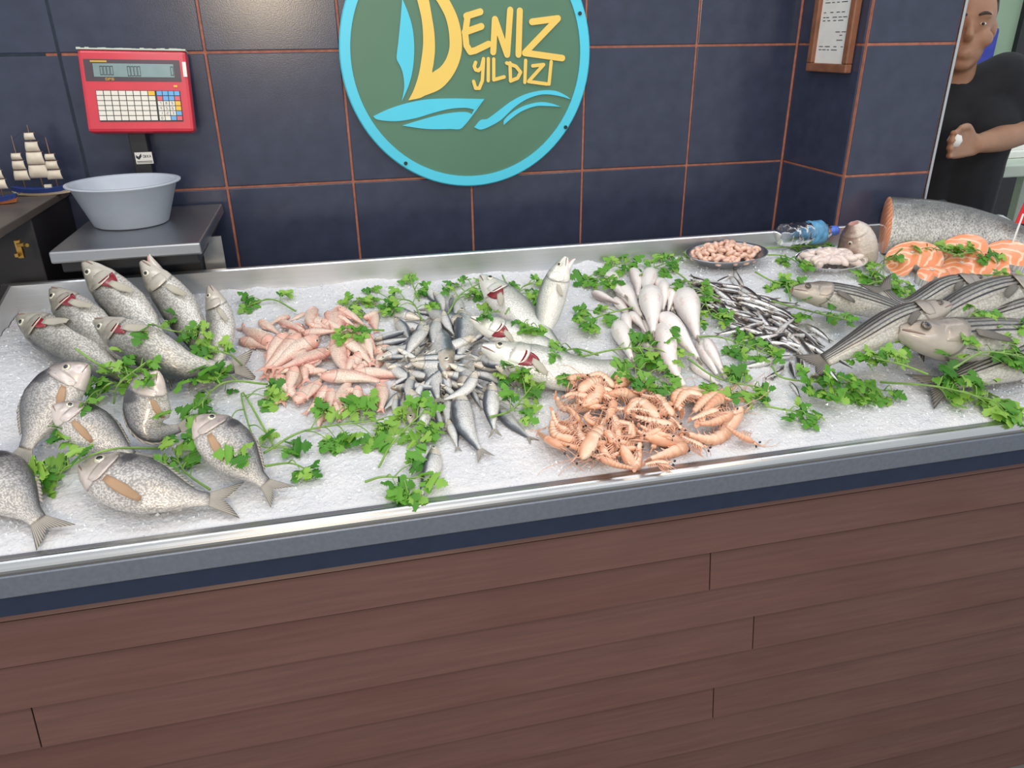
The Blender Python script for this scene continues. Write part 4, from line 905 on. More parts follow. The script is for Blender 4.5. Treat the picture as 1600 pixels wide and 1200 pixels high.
SPR = [
 ([(462, 486), (425, 468), (385, 478)], 'small loose parsley sprig on bare ice behind the red mullets', 4, 22, .024),
 ([(225, 500), (262, 515), (308, 522)], 'parsley sprig lying between the two tallest sea bass and the whitish one', 4, 26, .028),
 ([(382, 574), (355, 552), (318, 548)], 'parsley sprig laid on the whitish sea bass', 4, 26, .028),
 ([(118, 545), (155, 570), (200, 596)], 'parsley sprig across the leftmost sea bass', 4, 30, .026),
 ([(178, 630), (186, 600), (228, 566)], 'parsley sprig in front of the crosswise sea bass', 5, 22, .028),
 ([(200, 600), (170, 600), (148, 625)], 'parsley sprig between bass and upper bream', 3, 24, .028),
 ([(418, 600), (350, 598), (305, 640)], 'parsley sprig with long stem pointing at the red mullets', 6, 28, .03),
 ([(430, 700), (378, 612), (400, 690), (450, 700)], 'arched parsley sprig over the dark naped bream', 5, 34, .032),
 ([(412, 708), (480, 672), (600, 655)], 'long parsley sprig in front of the red mullets', 9, 40, .034),
 ([(415, 728), (455, 724), (488, 738)], 'thin parsley stem with two leaves on bare ice', 2, 14, .026),
 ([(592, 730), (615, 690), (665, 640)], 'parsley sprig standing stem down below the sardines', 5, 26, .028),
 ([(570, 753), (600, 745), (650, 748)], 'small parsley piece beside the single sardine', 3, 26, .032),
 ([(250, 700), (160, 705), (75, 750)], 'parsley sprig between the two front breams at left', 5, 34, .032),
 ([(328, 765), (290, 738), (272, 706)], 'parsley sprig between the front bream and the dark naped one', 5, 16, .03),
 ([(600, 516), (570, 516), (532, 524)], 'small parsley sprig lying on the red mullets', 3, 14, .024),
 ([(530, 480), (548, 478), (562, 470)], 'parsley tuft at the back corner of the red mullets', 3, 18, .026),
 ([(660, 500), (640, 470), (592, 468)], 'parsley sprig behind the sardines, left one', 6, 34, .026),
 ([(655, 470), (645, 445), (640, 432)], 'parsley stalk rising behind the sardines', 2, 14, .024),
 ([(700, 490), (720, 460), (755, 440)], 'parsley sprig behind the sardines, right one', 6, 34, .026),
 ([(785, 430), (800, 470), (760, 492)], 'parsley sprig across the uppermost bluefish', 5, 32, .024),
 ([(790, 490), (815, 450), (835, 440)], 'parsley sprig between bluefish and the upright one', 6, 30, .026),
 ([(850, 500), (838, 505), (822, 512)], 'parsley leaves at the foot of the upright bluefish', 2, 14, .024),
 ([(935, 555), (900, 545), (868, 552)], 'small parsley sprig over the tails of the bluefish', 3, 22, .024),
 ([(905, 590), (860, 590), (805, 590)], 'parsley sprig lying above the shrimps on the sardines', 5, 30, .026),
 ([(765, 652), (800, 640), (830, 605)], 'parsley sprig between sardines and shrimps', 5, 26, .026),
 ([(880, 430), (915, 432), (950, 440)], 'parsley sprig right of the upright bluefish', 5, 24, .028),
 ([(940, 430), (960, 415), (985, 408)], 'parsley tuft at the back rim above the whitings', 4, 22, .026),
 ([(1000, 430), (1030, 415), (1062, 405)], 'parsley tuft behind the whitings near the steel dish', 5, 22, .026),
 ([(1050, 420), (1075, 440), (1090, 465)], 'parsley sprig between whitings and anchovies', 5, 26, .028),
 ([(1100, 465), (1110, 490), (1128, 500)], 'parsley sprig draped on the left of the anchovies', 4, 22, .024),
 ([(1000, 478), (950, 490), (910, 505)], 'parsley sprig left of the plump whiting', 5, 28, .026),
 ([(905, 558), (970, 545), (1045, 545)], 'large parsley sprig on the lower whitings', 8, 34, .03),
 ([(935, 570), (980, 570), (1040, 600)], 'parsley sprig above the shrimp heap', 7, 30, .028),
 ([(1075, 560), (1120, 590), (1185, 605)], 'bushy parsley tuft right of the shrimp clump', 6, 26, .03),
 ([(1092, 526), (1130, 528), (1205, 555)], 'parsley sprig along the front of the anchovies', 7, 26, .028),
 ([(1205, 572), (1230, 592), (1340, 600)], 'large parsley bunch with a curled thick stem', 8, 30, .03),
 ([(1195, 634), (1225, 640), (1262, 645)], 'thin parsley sprig on bare ice at the right front', 3, 20, .026),
 ([(1310, 588), (1350, 605), (1400, 612)], 'parsley sprig right of the curled bunch', 3, 24, .026),
 ([(1205, 470), (1260, 485), (1325, 500)], 'parsley sprig under the left facing mullet', 5, 26, .028),
 ([(1180, 425), (1210, 440), (1255, 445)], 'parsley sprig between anchovies and the dishes', 4, 22, .024),
 ([(1235, 470), (1232, 455), (1228, 442)], 'parsley leaves at the nose of the left facing mullet', 2, 16, .026),
 ([(1195, 398), (1225, 400), (1255, 415)], 'parsley sprig between the two dishes', 4, 22, .024),
 ([(1190, 388), (1240, 385), (1295, 384)], 'parsley laid on the roe before the bottle', 4, 16, .024),
 ([(1410, 388), (1385, 410), (1365, 430)], 'parsley sprig left of the salmon steaks', 6, 32, .026),
 ([(1340, 450), (1380, 440), (1425, 455)], 'parsley sprig behind the left facing mullet', 6, 30, .026),
 ([(1450, 585), (1410, 570), (1368, 560)], 'parsley sprig below the striped mullet', 5, 22, .028),
 ([(1375, 597), (1470, 605), (1565, 630)], 'long bushy parsley sprig at the right front over the lowest mullet', 9, 36, .036),
 ([(1490, 575), (1540, 550), (1610, 560)], 'parsley sprig on the lowest mullet at the right edge', 7, 32, .032),
 ([(1560, 510), (1580, 505), (1605, 500)], 'parsley leaves on the hidden mullet at the right edge', 3, 20, .026),
 ([(1505, 505), (1520, 490), (1535, 484)], 'small parsley leaf cluster between the striped mullets', 2, 12, .024),
 ([(1500, 400), (1465, 390), (1430, 385)], 'parsley sprig on the left salmon steaks', 5, 24, .026),
 ([(1490, 400), (1530, 392), (1562, 398)], 'parsley sprig on the right salmon steaks', 6, 24, .026),
 ([(1530, 430), (1560, 430), (1600, 438)], 'thin parsley sprig before the salmon steaks at the right', 4, 16, .024),
]
for i, (p, lab, n, w, lf) in enumerate(SPR): sprig(p, lab, int(n*(1.35 if p[0][0] > 470 else 1.1)+.5), w, lf*1.12, i, start=.62 if 'two front breams' in lab else .35)

# ------------------------------------------------------------------ round shop sign
SY = -.03
def sg(u, v): return atY(u/3.8095+520, v/3.8095, SY)
l_, r_, bt = atY(532, 100, SY), atY(921, 100, SY), atY(738, 291, SY)
SR = .336; SC = np.array([(l_[0]+r_[0])/2, SY, bt[2]+SR])
sign = thing('shop_sign', 'round green and cyan sign with a sailing boat and yellow lettering on the wall', 'sign', (SC[0], -.012, SC[2]))
def disc(r0, r1, y0, y1, mat, name, k=96):
    V = []; 
    for r, y in ((r0, y1), (r0, y0), (r1-.003, y0), (r1, y0+.003), (r1, y1)):
        for j in range(k): q = 2*math.pi*j/k; V.append((SC[0]+r*math.cos(q), y, SC[2]+r*math.sin(q)))
    F = [(i*k+j, i*k+(j+1) % k, (i+1)*k+(j+1) % k, (i+1)*k+j) for i in range(4) for j in range(k)]
    if r0 <= 1e-6: pass
    return part(name, V, F, mat, sign, smooth=False)
disc(1e-6, SR-.012, SY+.004, -.012, 'green', 'face'); disc(SR-.028, SR, SY, -.0125, 'cyan', 'border')
def flat(poly, mat, name, d=.003):
    Q = np.array(poly, float); m = len(Q); sm = []
    for i in range(m):
        p0, p1, p2, p3 = Q[i-1], Q[i], Q[(i+1) % m], Q[(i+2) % m]
        cn = lambda a, b, c: np.dot(nz(b-a), nz(c-b)) < .62
        t1 = np.zeros(2) if cn(p0, p1, p2) else (p2-p0)/2; t2 = np.zeros(2) if cn(p1, p2, p3) else (p3-p1)/2
        if not t1.any(): t1 = (p2-p1)*.8
        if not t2.any(): t2 = (p2-p1)*.8
        l = np.linalg.norm(p2-p1); t1 = t1*min(1, l/(np.linalg.norm(t1)+1e-9)); t2 = t2*min(1, l/(np.linalg.norm(t2)+1e-9))
        for t in (0, .25, .5, .75): sm.append((2*t**3-3*t*t+1)*p1+(t**3-2*t*t+t)*t1+(-2*t**3+3*t*t)*p2+(t**3-t*t)*t2)
    P = [sg(*p) for p in sm]; B().prism([(p[0], SY+.0035-d, p[2]) for p in P][::-1], None, (0, d, 0)).part(name, mat, sign)
flat([(500, -10), (530, 120), (538, 250), (528, 350), (510, 450), (480, 540), (450, 598), (545, 571), (625, 470), (593, 434), (600, 380), (608, 300), (605, 200), (590, 100), (570, -10), (552, -60), (484, -60)], 'yellow', 'letter', .0033)
flat([(519, 578), (560, 565), (640, 530), (700, 470), (745, 390), (768, 300), (765, 200), (745, 110), (715, 40), (680, -20), (630, -70), (570, -100), (470, -105), (484, -61), (552, -61), (585, -30), (615, 0), (640, 40), (670, 100), (690, 180), (695, 280), (675, 350), (640, 400), (592, 436)], 'yellow', 'letter')
flat([(413, -10), (450, 80), (475, 170), (485, 280), (478, 400), (455, 500), (410, 607), (425, 520), (418, 440), (400, 390), (380, 348), (390, 250), (400, 150), (408, 60)], 'cyan', 'sail_motif')
flat([(240, 693), (330, 650), (450, 612), (560, 592), (700, 586), (903, 590), (842, 652), (790, 642), (700, 648), (600, 672), (500, 702), (400, 720), (320, 720), (260, 710)], 'cyan', 'hull_motif')
flat([(413, 748), (520, 715), (640, 683), (740, 668), (800, 668), (828, 680), (842, 652), (903, 590), (770, 762), (700, 768), (560, 768)], 'cyan', 'hull_motif')
flat([(842, 758), (880, 715), (920, 708), (980, 665), (1060, 605), (1150, 560), (1250, 538), (1330, 542), (1390, 570), (1418, 592), (1340, 570), (1250, 562), (1160, 588), (1080, 640), (1000, 715), (930, 755), (880, 772)], 'cyan', 'wave_motif')
flat([(1017, 745), (1020, 715), (1070, 668), (1140, 630), (1230, 608), (1300, 615), (1358, 636), (1290, 632), (1210, 632), (1130, 660), (1070, 700)], 'cyan', 'wave_motif')
def strokes(lines, w, mat='yellow'):
    b = B(); d = .003
    for ln in lines:
        P = [sg(*p) for p in ln]; y = SY+.0028-d-.00015*lines.index(ln); R = w/2/3.8095/1183.5*2.05
        for i in range(len(P)):
            b.prism([(P[i][0]+R*math.cos(a), y-.00004*i, P[i][2]+R*math.sin(a)) for a in np.linspace(0, 2*math.pi, 14, endpoint=False)], None, (0, d, 0))
            if i: 
                a_, c_ = P[i-1], P[i]; t = nz((c_[0]-a_[0], 0, c_[2]-a_[2])); n = np.array([-t[2], 0, t[0]])*R
                b.prism([(q[0], y-.00004*i-.00002, q[2]) for q in (a_+n, a_-n, c_-n, c_+n)], None, (0, d, 0))
    b.part('letter', mat, sign)
for ln in ([[(795, 96), (878, 70)], [(803, 92), (788, 200), (795, 270), (818, 308), (850, 300), (928, 262)], [(785, 192), (884, 157)]], [[(955, 310), (965, 115), (1038, 325), (1056, 60)]], [[(1113, 65), (1105, 325)]], [[(1186, 130), (1340, 110), (1143, 315), (1366, 346)]]): strokes(ln, 36)
for ln in ([[(850, 372), (842, 395), (850, 415), (868, 420), (885, 400), (897, 350)], [(897, 360), (890, 480), (872, 525), (850, 525), (838, 485)]], [[(926, 350), (925, 480)]], [[(958, 352), (958, 475), (1020, 458)]], [[(1055, 375), (1058, 482)], [(1035, 375), (1090, 395), (1118, 430), (1100, 465), (1058, 482)]], [[(1148, 360), (1143, 490)]], [[(1190, 392), (1255, 385), (1165, 485), (1275, 500)]], [[(1300, 368), (1287, 500)]]): strokes(ln, 20)
for u, v in ((434, 972), (1385, 757), (1470, 80)):
    p = sg(u, v); b = B(); b.prism([(p[0]+.005*math.cos(a), SY-.003, p[2]+.005*math.sin(a)) for a in np.linspace(0, 6.283, 12, endpoint=False)], None, (0, .003, 0)); b.part('screw', 'screw', sign)

# ------------------------------------------------------------------ framed certificate on the side of the pier
FXX = PX0-.013
q0, q1 = atX(1258, 109, FXX-.02), atX(1319, 117, FXX-.02)
y1, y0, zb = q0[1], q1[1], (q0[2]+q1[2])/2; zt = zb+.42
cert = thing('framed_certificate', 'white document in a brown wooden frame hung on the side of the pier', 'picture frame', (FXX, (y0+y1)/2, zb))
fw = .022
for lo, hi in (((y0, zb), (y1, zb+fw)), ((y0, zt-fw), (y1, zt)), ((y0, zb+fw), (y0+fw, zt-fw)), ((y1-fw, zb+fw), (y1, zt-fw))):
    B().box((FXX-.02, lo[0], lo[1]), (FXX, hi[0], hi[1]), .003).part('frame_rail', 'framewood', cert)
B().box((FXX-.008, y0+fw-.002, zb+fw-.002), (FXX-.001, y1-fw+.002, zt-fw+.002)).part('paper', 'white', cert)
tb_ = B(); q = random.Random(4); z = zb+.055
while z < zt-.04:
    if not (.10 < z-zb < .12 or .155 < z-zb < .17):
        x = y1-fw-.012
        while x > y0+fw+.02:
            l = q.uniform(.008, .026)
            if x-l < y0+fw+.01: break
            if not (z-zb < .1 and x > (y0+y1)/2 and z-zb > .07): tb_.box((FXX-.0086, x-l, z), (FXX-.0078, x, z+.0018))
            x -= l+q.uniform(.003, .02)
    z += q.choice((.008, .008, .012))
tb_.part('print_lines', 'ink', cert)

# ------------------------------------------------------------------ scale with basin
PZ = 1.199; p0, p1 = atZ(76, 393, PZ), atZ(312, 380, PZ); PXL, PXR = p0[0], p1[0]; PFY = (p0[1]+p1[1])/2; PBY = -.03
sc = thing('shop_scale', 'weighing scale with steel platform and red keypad display on a black pole', 'scale', ((PXL+PXR)/2, -.2, .93))
B().box((PXL, PFY, PZ-.026), (PXR, PBY, PZ), .004).part('platform', 'pan', sc)
B().box((PXL+.012, PFY+.02, PZ-.05), (PXR-.012, PBY-.01, PZ-.0265), .003).part('platform_frame', 'black', sc)
B().box((PXL+.03, YB+.035, .93), (PXR-.03, PBY-.02, PZ-.0505), .006).part('base', 'black', sc)
B().box((PXR-.028, YB+.05, .93), (PXR+.018, YB+.056, PZ-.03)).part('side_bracket', 'pan', sc)
pc = atY(221, 240, -.05); B().box((pc[0]-.02, -.062, PZ-.04), (pc[0]+.02, -.035, PZ+.26), .002).part('pole', 'black', sc)
# display head: a wedge box leaning back
D0 = [atY(u, v, y) for u, v, y in ((121, 76, -.075), (291, 79, -.075), (303, 206, -.115), (135, 207, -.115))]
dw = (np.linalg.norm(D0[1]-D0[0])+np.linalg.norm(D0[2]-D0[3]))/2; dx = nz((D0[1]-D0[0])+(D0[2]-D0[3])); dy = nz((D0[0]-D0[3])+(D0[1]-D0[2])); dy = nz(dy-dx*np.dot(dx, dy)); dn = np.cross(dx, dy); dc_ = sum(D0)/4; dh = (np.linalg.norm(D0[0]-D0[3])+np.linalg.norm(D0[1]-D0[2]))/2
RM3 = np.stack([dx, dy, dn], 1)
def dbox(x0, y0, x1, y1, z0, z1, mat, name, par, bev=0., b=None):
    q = B().box((x0*dw, y0*dh, z0), (x1*dw, y1*dh, z1), bev)
    V = [dc_+RM3@np.array(v) for v in q.V]
    if b is not None: b.add(V, q.F); return
    return part(name, V, q.F, mat, par, smooth=False)
head = dbox(-.5, -.5, .5, .5, -.04, 0., 'red', 'display_head', sc, .008)
dbox(-.45, .12, .43, .38, -.002, .0012, 'lcd_frame', 'bezel', head)
lcd = dbox(-.37, .17, .37, .33, -.001, .002, 'lcd', 'screen', head)
sb = B()
def digit(x, y, h):
    for a, b_ in ((x, y), (x+.022, y)): dbox(a, b_, a+.004, b_+h, .002, .0024, None, None, None, 0, sb)
    for yy in (y, y+h-.008): dbox(x, yy, x+.024, yy+.008, .002, .0024, None, None, None, 0, sb)
for i in range(4): digit(-.31+i*.031, .19, .11)
for i in range(4): digit(-.06+i*.031, .18, .12)
digit(.34, .19, .11)
sb.part('digits', 'ink', head)
dbox(-.39, .345, -.24, .365, .0012, .0016, 'gold', 'gold_print', head)
for i, gl in enumerate(('abcdef', 'abefg', 'afgcd')):
    gb_ = B()
    for s_ in gl:
        x0, y0, x1, y1 = {'a': (0, 1, 1, 1), 'b': (1, .5, 1, 1), 'c': (1, 0, 1, .5), 'd': (0, 0, 1, 0), 'e': (0, 0, 0, .5), 'f': (0, .5, 0, 1), 'g': (0, .5, 1, .5)}[s_]
        ox = -.27+i*.028; dbox(ox+x0*.018-.003, .132+y0*.024-.003, ox+x1*.018+.003, .132+y1*.024+.003, .0012, .0016, None, None, None, 0, gb_)
    gb_.part('gold_letter', 'gold', head)
dbox(.35, .05, .385, .075, -.001, .002, 'keyyellow', 'lamp', head, .0005)
dbox(.455, .18, .49, .36, -.001, .0015, 'white', 'sticker', head)
dbox(-.375, -.37, .405, .07-.06, -.001, .0008, 'ink', 'keypad', head)
for r in range(6):
    for c in range(8):
        x = -.37+c*.068; y = -.05-r*.061; m = 'keywhite'
        if (r, c) == (0, 7): m = 'keyyellow'
        dbox(x, y, x+.06, y+.052, 0, .003, m, 'key', head)
pad = {(0, 0): 'keyblue', (0, 1): 'keyblue', (0, 2): 'keyblue', (0, 3): 'keyblue', (1, 0): 'keyred', (1, 1): 'keyblue', (1, 2): 'keyblue', (1, 3): 'keyred', (2, 3): 'keyyellow', (3, 3): 'keyyellow', (4, 3): 'keyblue', (5, 2): 'keyblue', (5, 3): 'keyred'}
for r in range(6):
    for c in range(4):
        x = .185+c*.055; y = -.05-r*.061; dbox(x, y, x+.048, y+.052, 0, .003, pad.get((r, c), 'keywhite'), 'key', head)
dgt = B()
def glyph(txt, x, y, h, w, b, z):
    segs = {'0': 'abcdef', '1': 'bc', '2': 'abged', '3': 'abgcd', '4': 'fgbc', '5': 'afgcd', '6': 'afgedc', '7': 'abc', '8': 'abcdefg', '9': 'abcdfg', 'O': 'abcdef', 'A': 'abcefg', 'K': 'efgbc'}
    lines = {'a': (0, 1, 1, 1), 'b': (1, .5, 1, 1), 'c': (1, 0, 1, .5), 'd': (0, 0, 1, 0), 'e': (0, 0, 0, .5), 'f': (0, .5, 0, 1), 'g': (0, .5, 1, .5)}
    for i, ch in enumerate(txt):
        for s_ in segs[ch]:
            x0, y0, x1, y1 = lines[s_]; ox = x+i*w*1.5; e = w*.12
            dbox(ox+x0*w-e, y+y0*h-e, ox+x1*w+e, y+y1*h+e, z, z+.0004, None, None, None, 0, b)
for (r, c), ch in {(2, 0): '7', (2, 1): '8', (2, 2): '9', (3, 0): '4', (3, 1): '5', (3, 2): '6', (4, 0): '1', (4, 1): '2', (4, 2): '3', (5, 0): '0'}.items(): glyph(ch, .185+c*.055+.018, -.05-r*.061+.012, .028, .012, dgt, .003)
dgt.part('key_print', 'ink', head)
# OKKA sticker on the pole
def okka():
    c = atY(225, 247, -.064); W_, H_ = .04, .028; y = -.0635
    st = B().box((c[0]-W_/2, y, c[2]-H_/2), (c[0]+W_/2, y+.001, c[2]+H_/2)).part('sticker', 'white', sc); b = B()
    x = c[0]-.001; z = c[2]+.001; h = .006; w = .0034
    def ln(x0, z0, x1, z1, r=.0005):
        d = nz((x1-x0, 0, z1-z0)); n = np.array([-d[2], 0, d[0]])*r; P = [np.array([x0, y-.0003, z0]), np.array([x1, y-.0003, z1])]
        b.prism([P[0]+n, P[0]-n, P[1]-n, P[1]+n], None, (0, .0003, 0))
    for i, ch in enumerate('OKKA'):
        ox = x+i*.0048
        if ch == 'O': ln(ox, z, ox+w, z); ln(ox+w, z, ox+w, z+h); ln(ox+w, z+h, ox, z+h); ln(ox, z+h, ox, z)
        if ch == 'K': ln(ox, z, ox, z+h); ln(ox, z+h/2, ox+w, z+h); ln(ox, z+h/2, ox+w, z)
        if ch == 'A': ln(ox, z, ox+w/2, z+h); ln(ox+w/2, z+h, ox+w, z); ln(ox+w*.25, z+h*.4, ox+w*.75, z+h*.4)
    for k in (0, .003, .006): ln(c[0]-.018, z+.006-k*.8, c[0]-.012, z+.001-k*.8, .0009); ln(c[0]-.012, z+.001-k*.8, c[0]-.005, z+.009-k*.8, .0009)
    ln(c[0]-.018, c[2]-.008, c[0]+.018, c[2]-.008, .0008); ln(c[0]-.018, c[2]-.011, c[0]+.018, c[2]-.011, .0006)
    b.part('print', 'ink', st)
okka()
# plastic film pulled over the display
wr = B()
for i in range(26):
    x = -.5+i/26; q = random.Random(i); dbox(x, .495, x+1/26, .51+.012*q.random(), -.03, .001, None, None, None, 0, wr)
wr.part('plastic_film_edge', 'tablewhite', sc)
bc = atZ(207, 349, PZ); 
bas = thing('plastic_basin', 'grey blue plastic basin standing on the steel scale platform', 'basin', (bc[0], bc[1], PZ))
BR = np.linalg.norm(atY(105, 296, bc[1])[0]-atY(285, 291, bc[1])[0])/2; bh = .098
B().lathe((bc[0], bc[1], PZ), [(.0, .001), (BR*.62, .001), (BR*.66, .004), (BR*.92, bh-.006), (BR, bh-.003), (BR, bh), (BR*.91, bh), (BR*.88, bh-.006), (BR*.63, .006), (0., .005)], 64, close=False).part('bowl', 'basin', bas, True)

# ------------------------------------------------------------------ dark cabinet and model ships at the left
cz = 1.255; cx = -.385
cab = thing('dark_cabinet', 'black chest with brass latch left of the scale', 'cabinet', (cx-.25, -.2, .931))
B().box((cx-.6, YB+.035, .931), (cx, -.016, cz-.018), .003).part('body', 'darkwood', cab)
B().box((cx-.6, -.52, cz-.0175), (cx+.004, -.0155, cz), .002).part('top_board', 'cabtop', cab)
B().box((cx-.59, -.50, .96), (cx-.001, YB+.034, cz-.018), .003).part('front_box', 'darkwood', cab) if False else None
lp = atX(27, 390, cx)
lt = B(); lt.box((cx-.001, lp[1]-.02, lp[2]-.012), (cx+.006, lp[1]+.02, lp[2]-.004), .001); lt.box((cx-.001, lp[1]-.004, lp[2]-.018), (cx+.01, lp[1]+.006, lp[2]+.02), .001); lt.tube([(cx+.006, lp[1]-.012, lp[2]+.012), (cx+.02, lp[1]-.012, lp[2]+.012), (cx+.028, lp[1]-.02, lp[2]+.012)], .004, 8); lt.part('latch', 'brass', cab)
def ship(u0, v0, u1, v1, Y, label, low, i):
    a, b_ = atY(u0, v0, Y), atY(u1, v1, Y); zb = cz; a[2] = b_[2] = zb; L = np.linalg.norm(b_-a); X = nz(b_-a); Z = np.array([0, 0, 1.]); Yv = np.cross(Z, X); c = (a+b_)/2
    root = thing('model_ship', label, 'model ship', c, 'model ships')
    def hull(z0, z1, f0, f1, mat, nm):
        V = []; n = 15; k = 7
        for s_ in range(n):
            t = s_/(n-1); x = (t-.5)*L; w = .16*L*max(.03, math.sin(math.pi*min(1, .08+t*.9))**.6); sheer = .05*L*(2*t-1)**2
            for zz, f in ((z0, f0), (z1, f1)):
                for e in (-1, 1): V.append(a*0+c+X*x*(.94 if zz == z0 else 1.)+Yv*e*w*f+Z*(zz+sheer*(1 if zz > z0 else .6)))
        F = []
        for s_ in range(n-1):
            o = s_*4; q = o+4; F += [(o, q, q+2, o+2), (o+1, o+3, q+3, q+1), (o+2, q+2, q+3, o+3), (o, o+1, q+1, q)]
        F += [(0, 2, 3, 1), ((n-1)*4, (n-1)*4+1, (n-1)*4+3, (n-1)*4+2)]
        part(nm, V, F, mat, root, smooth=False)
    hull(0., .05*L, .45, .75, low, 'lower_hull'); hull(.0505*L, .13*L, .78, 1., 'hullblue', 'upper_hull')
    dk_ = B(); p = c+X*.1*L+Z*.135*L; dk_.box(p-np.array([.05*L, .03*L, 0]), p+np.array([.07*L, .03*L, .05*L])); dk_.part('deck_house', 'cream', root)
    for mi_, (mx, mh) in enumerate(((-.28, .95), (.02, 1.12), (.27, .9))):
        m0 = c+X*mx*L+Z*.12*L; mo = B().tube([m0, m0+Z*mh*L], [.011*L, .005*L], 7)
        sp_ = [(.16, .19, .17), (.36, .18, .15), (.55, .14, .12), (.72, .1, .09)] if mh > 1. else [(.16, .17, .13), (.35, .15, .11), (.52, .11, .09)]
        for z0, h, w in sp_: mo.tube([m0+Z*(z0+h)*mh*L/.93-Yv*0-X*w*L, m0+Z*(z0+h)*mh*L/.93+X*w*L], .005*L, 5)
        mo.part('mast', 'mast', root, True)
        for z0, h, w in sp_:
            V = []; nu, nv = 6, 7
            for s2 in (0, 1):
                for iu in range(nu):
                    for iv in range(nv):
                        u_ = iu/(nu-1); v_ = iv/(nv-1)*2-1; blg = .06*L*math.sin(math.pi*u_*.9+.2)*(1-v_*v_*.5); V.append(m0+Z*(z0+h*(1-u_))*mh*L/.93+X*v_*w*L*(.85+.15*u_)-Yv*(.012*L+blg+s2*.004*L))
            m = nu*nv; F = []
            for iu in range(nu-1):
                for iv in range(nv-1): q = iu*nv+iv; F += [(q, q+1, q+nv+1, q+nv), (m+q, m+q+nv, m+q+nv+1, m+q+1)]
            for iv in range(nv-1): F += [(iv, m+iv, m+iv+1, iv+1), ((nu-1)*nv+iv, (nu-1)*nv+iv+1, m+(nu-1)*nv+iv+1, m+(nu-1)*nv+iv)]
            for iu in range(nu-1): q = iu*nv; F += [(q, q+nv, m+q+nv, m+q), (q+nv-1, m+q+nv-1, m+q+2*nv-1, q+2*nv-1)]
            part('sail', V, F, 'cream', root)
    rg = B(); top = c+X*.02*L+Z*1.2*L
    for e in (-.46, -.28, .27, .48): rg.tube([c+X*e*L+Z*(.16 if abs(e) > .4 else 1.0)*L, top], .0025*L, 4)
    bs = c+X*.49*L+Z*.15*L; rg.tube([bs, bs+X*.12*L+Z*.05*L], .006*L, 5); rg.part('rigging', 'rope', root, True)
ship(22, 305, 112, 293, -.10, 'model sailing ship with blue and cream hull beside the basin', 'hullcream', 0)
ship(-62, 332, 30, 318, -.20, 'model sailing ship with blue and orange hull cut by the left edge', 'hullorange', 1)

# ------------------------------------------------------------------ back room: table, cloth, person
tX, tY, tZ = 3.02, .62, 1.20
tbl = thing('work_table', 'pale work table in the back room behind the person', 'table', (tX, tY, FZ))
tp0 = atY(1512, 262, .45); tzz = tp0[2]
B().box((tp0[0], .45, tzz-.05), (tp0[0]+1.1, 1.2, tzz), .006).part('table_top', 'tablewhite', tbl)
for x, y in ((tp0[0]+.06, .5), (tp0[0]+1.0, .5), (tp0[0]+.06, 1.12), (tp0[0]+1.0, 1.12)): B().box((x, y, FZ), (x+.045, y+.045, tzz-.051), .003).part('leg', 'tablewhite', tbl)
wpx = atY(1585, 232, .7)
tr_ = thing('paper_stack', 'pale sheets lying on the work table', 'paper', (wpx[0], .75, tzz)); B().box((wpx[0]-.12, .6, tzz+.001), (wpx[0]+.2, .85, tzz+.03), .004).box((wpx[0]-.08, .63, tzz+.03), (wpx[0]+.16, .8, tzz+.045), .003).part('sheets', 'white', tr_)
bcl = atY(1546, 62, 1.46); hc_ = B().box((bcl[0]-.12, 1.44, bcl[2]-.14), (bcl[0]+.04, 1.498, bcl[2]+.06), .02).part('hanging_cloth', 'bluecloth'); tag(hc_, 'blue cloth hanging on the green wall behind the head of the person', 'cloth')

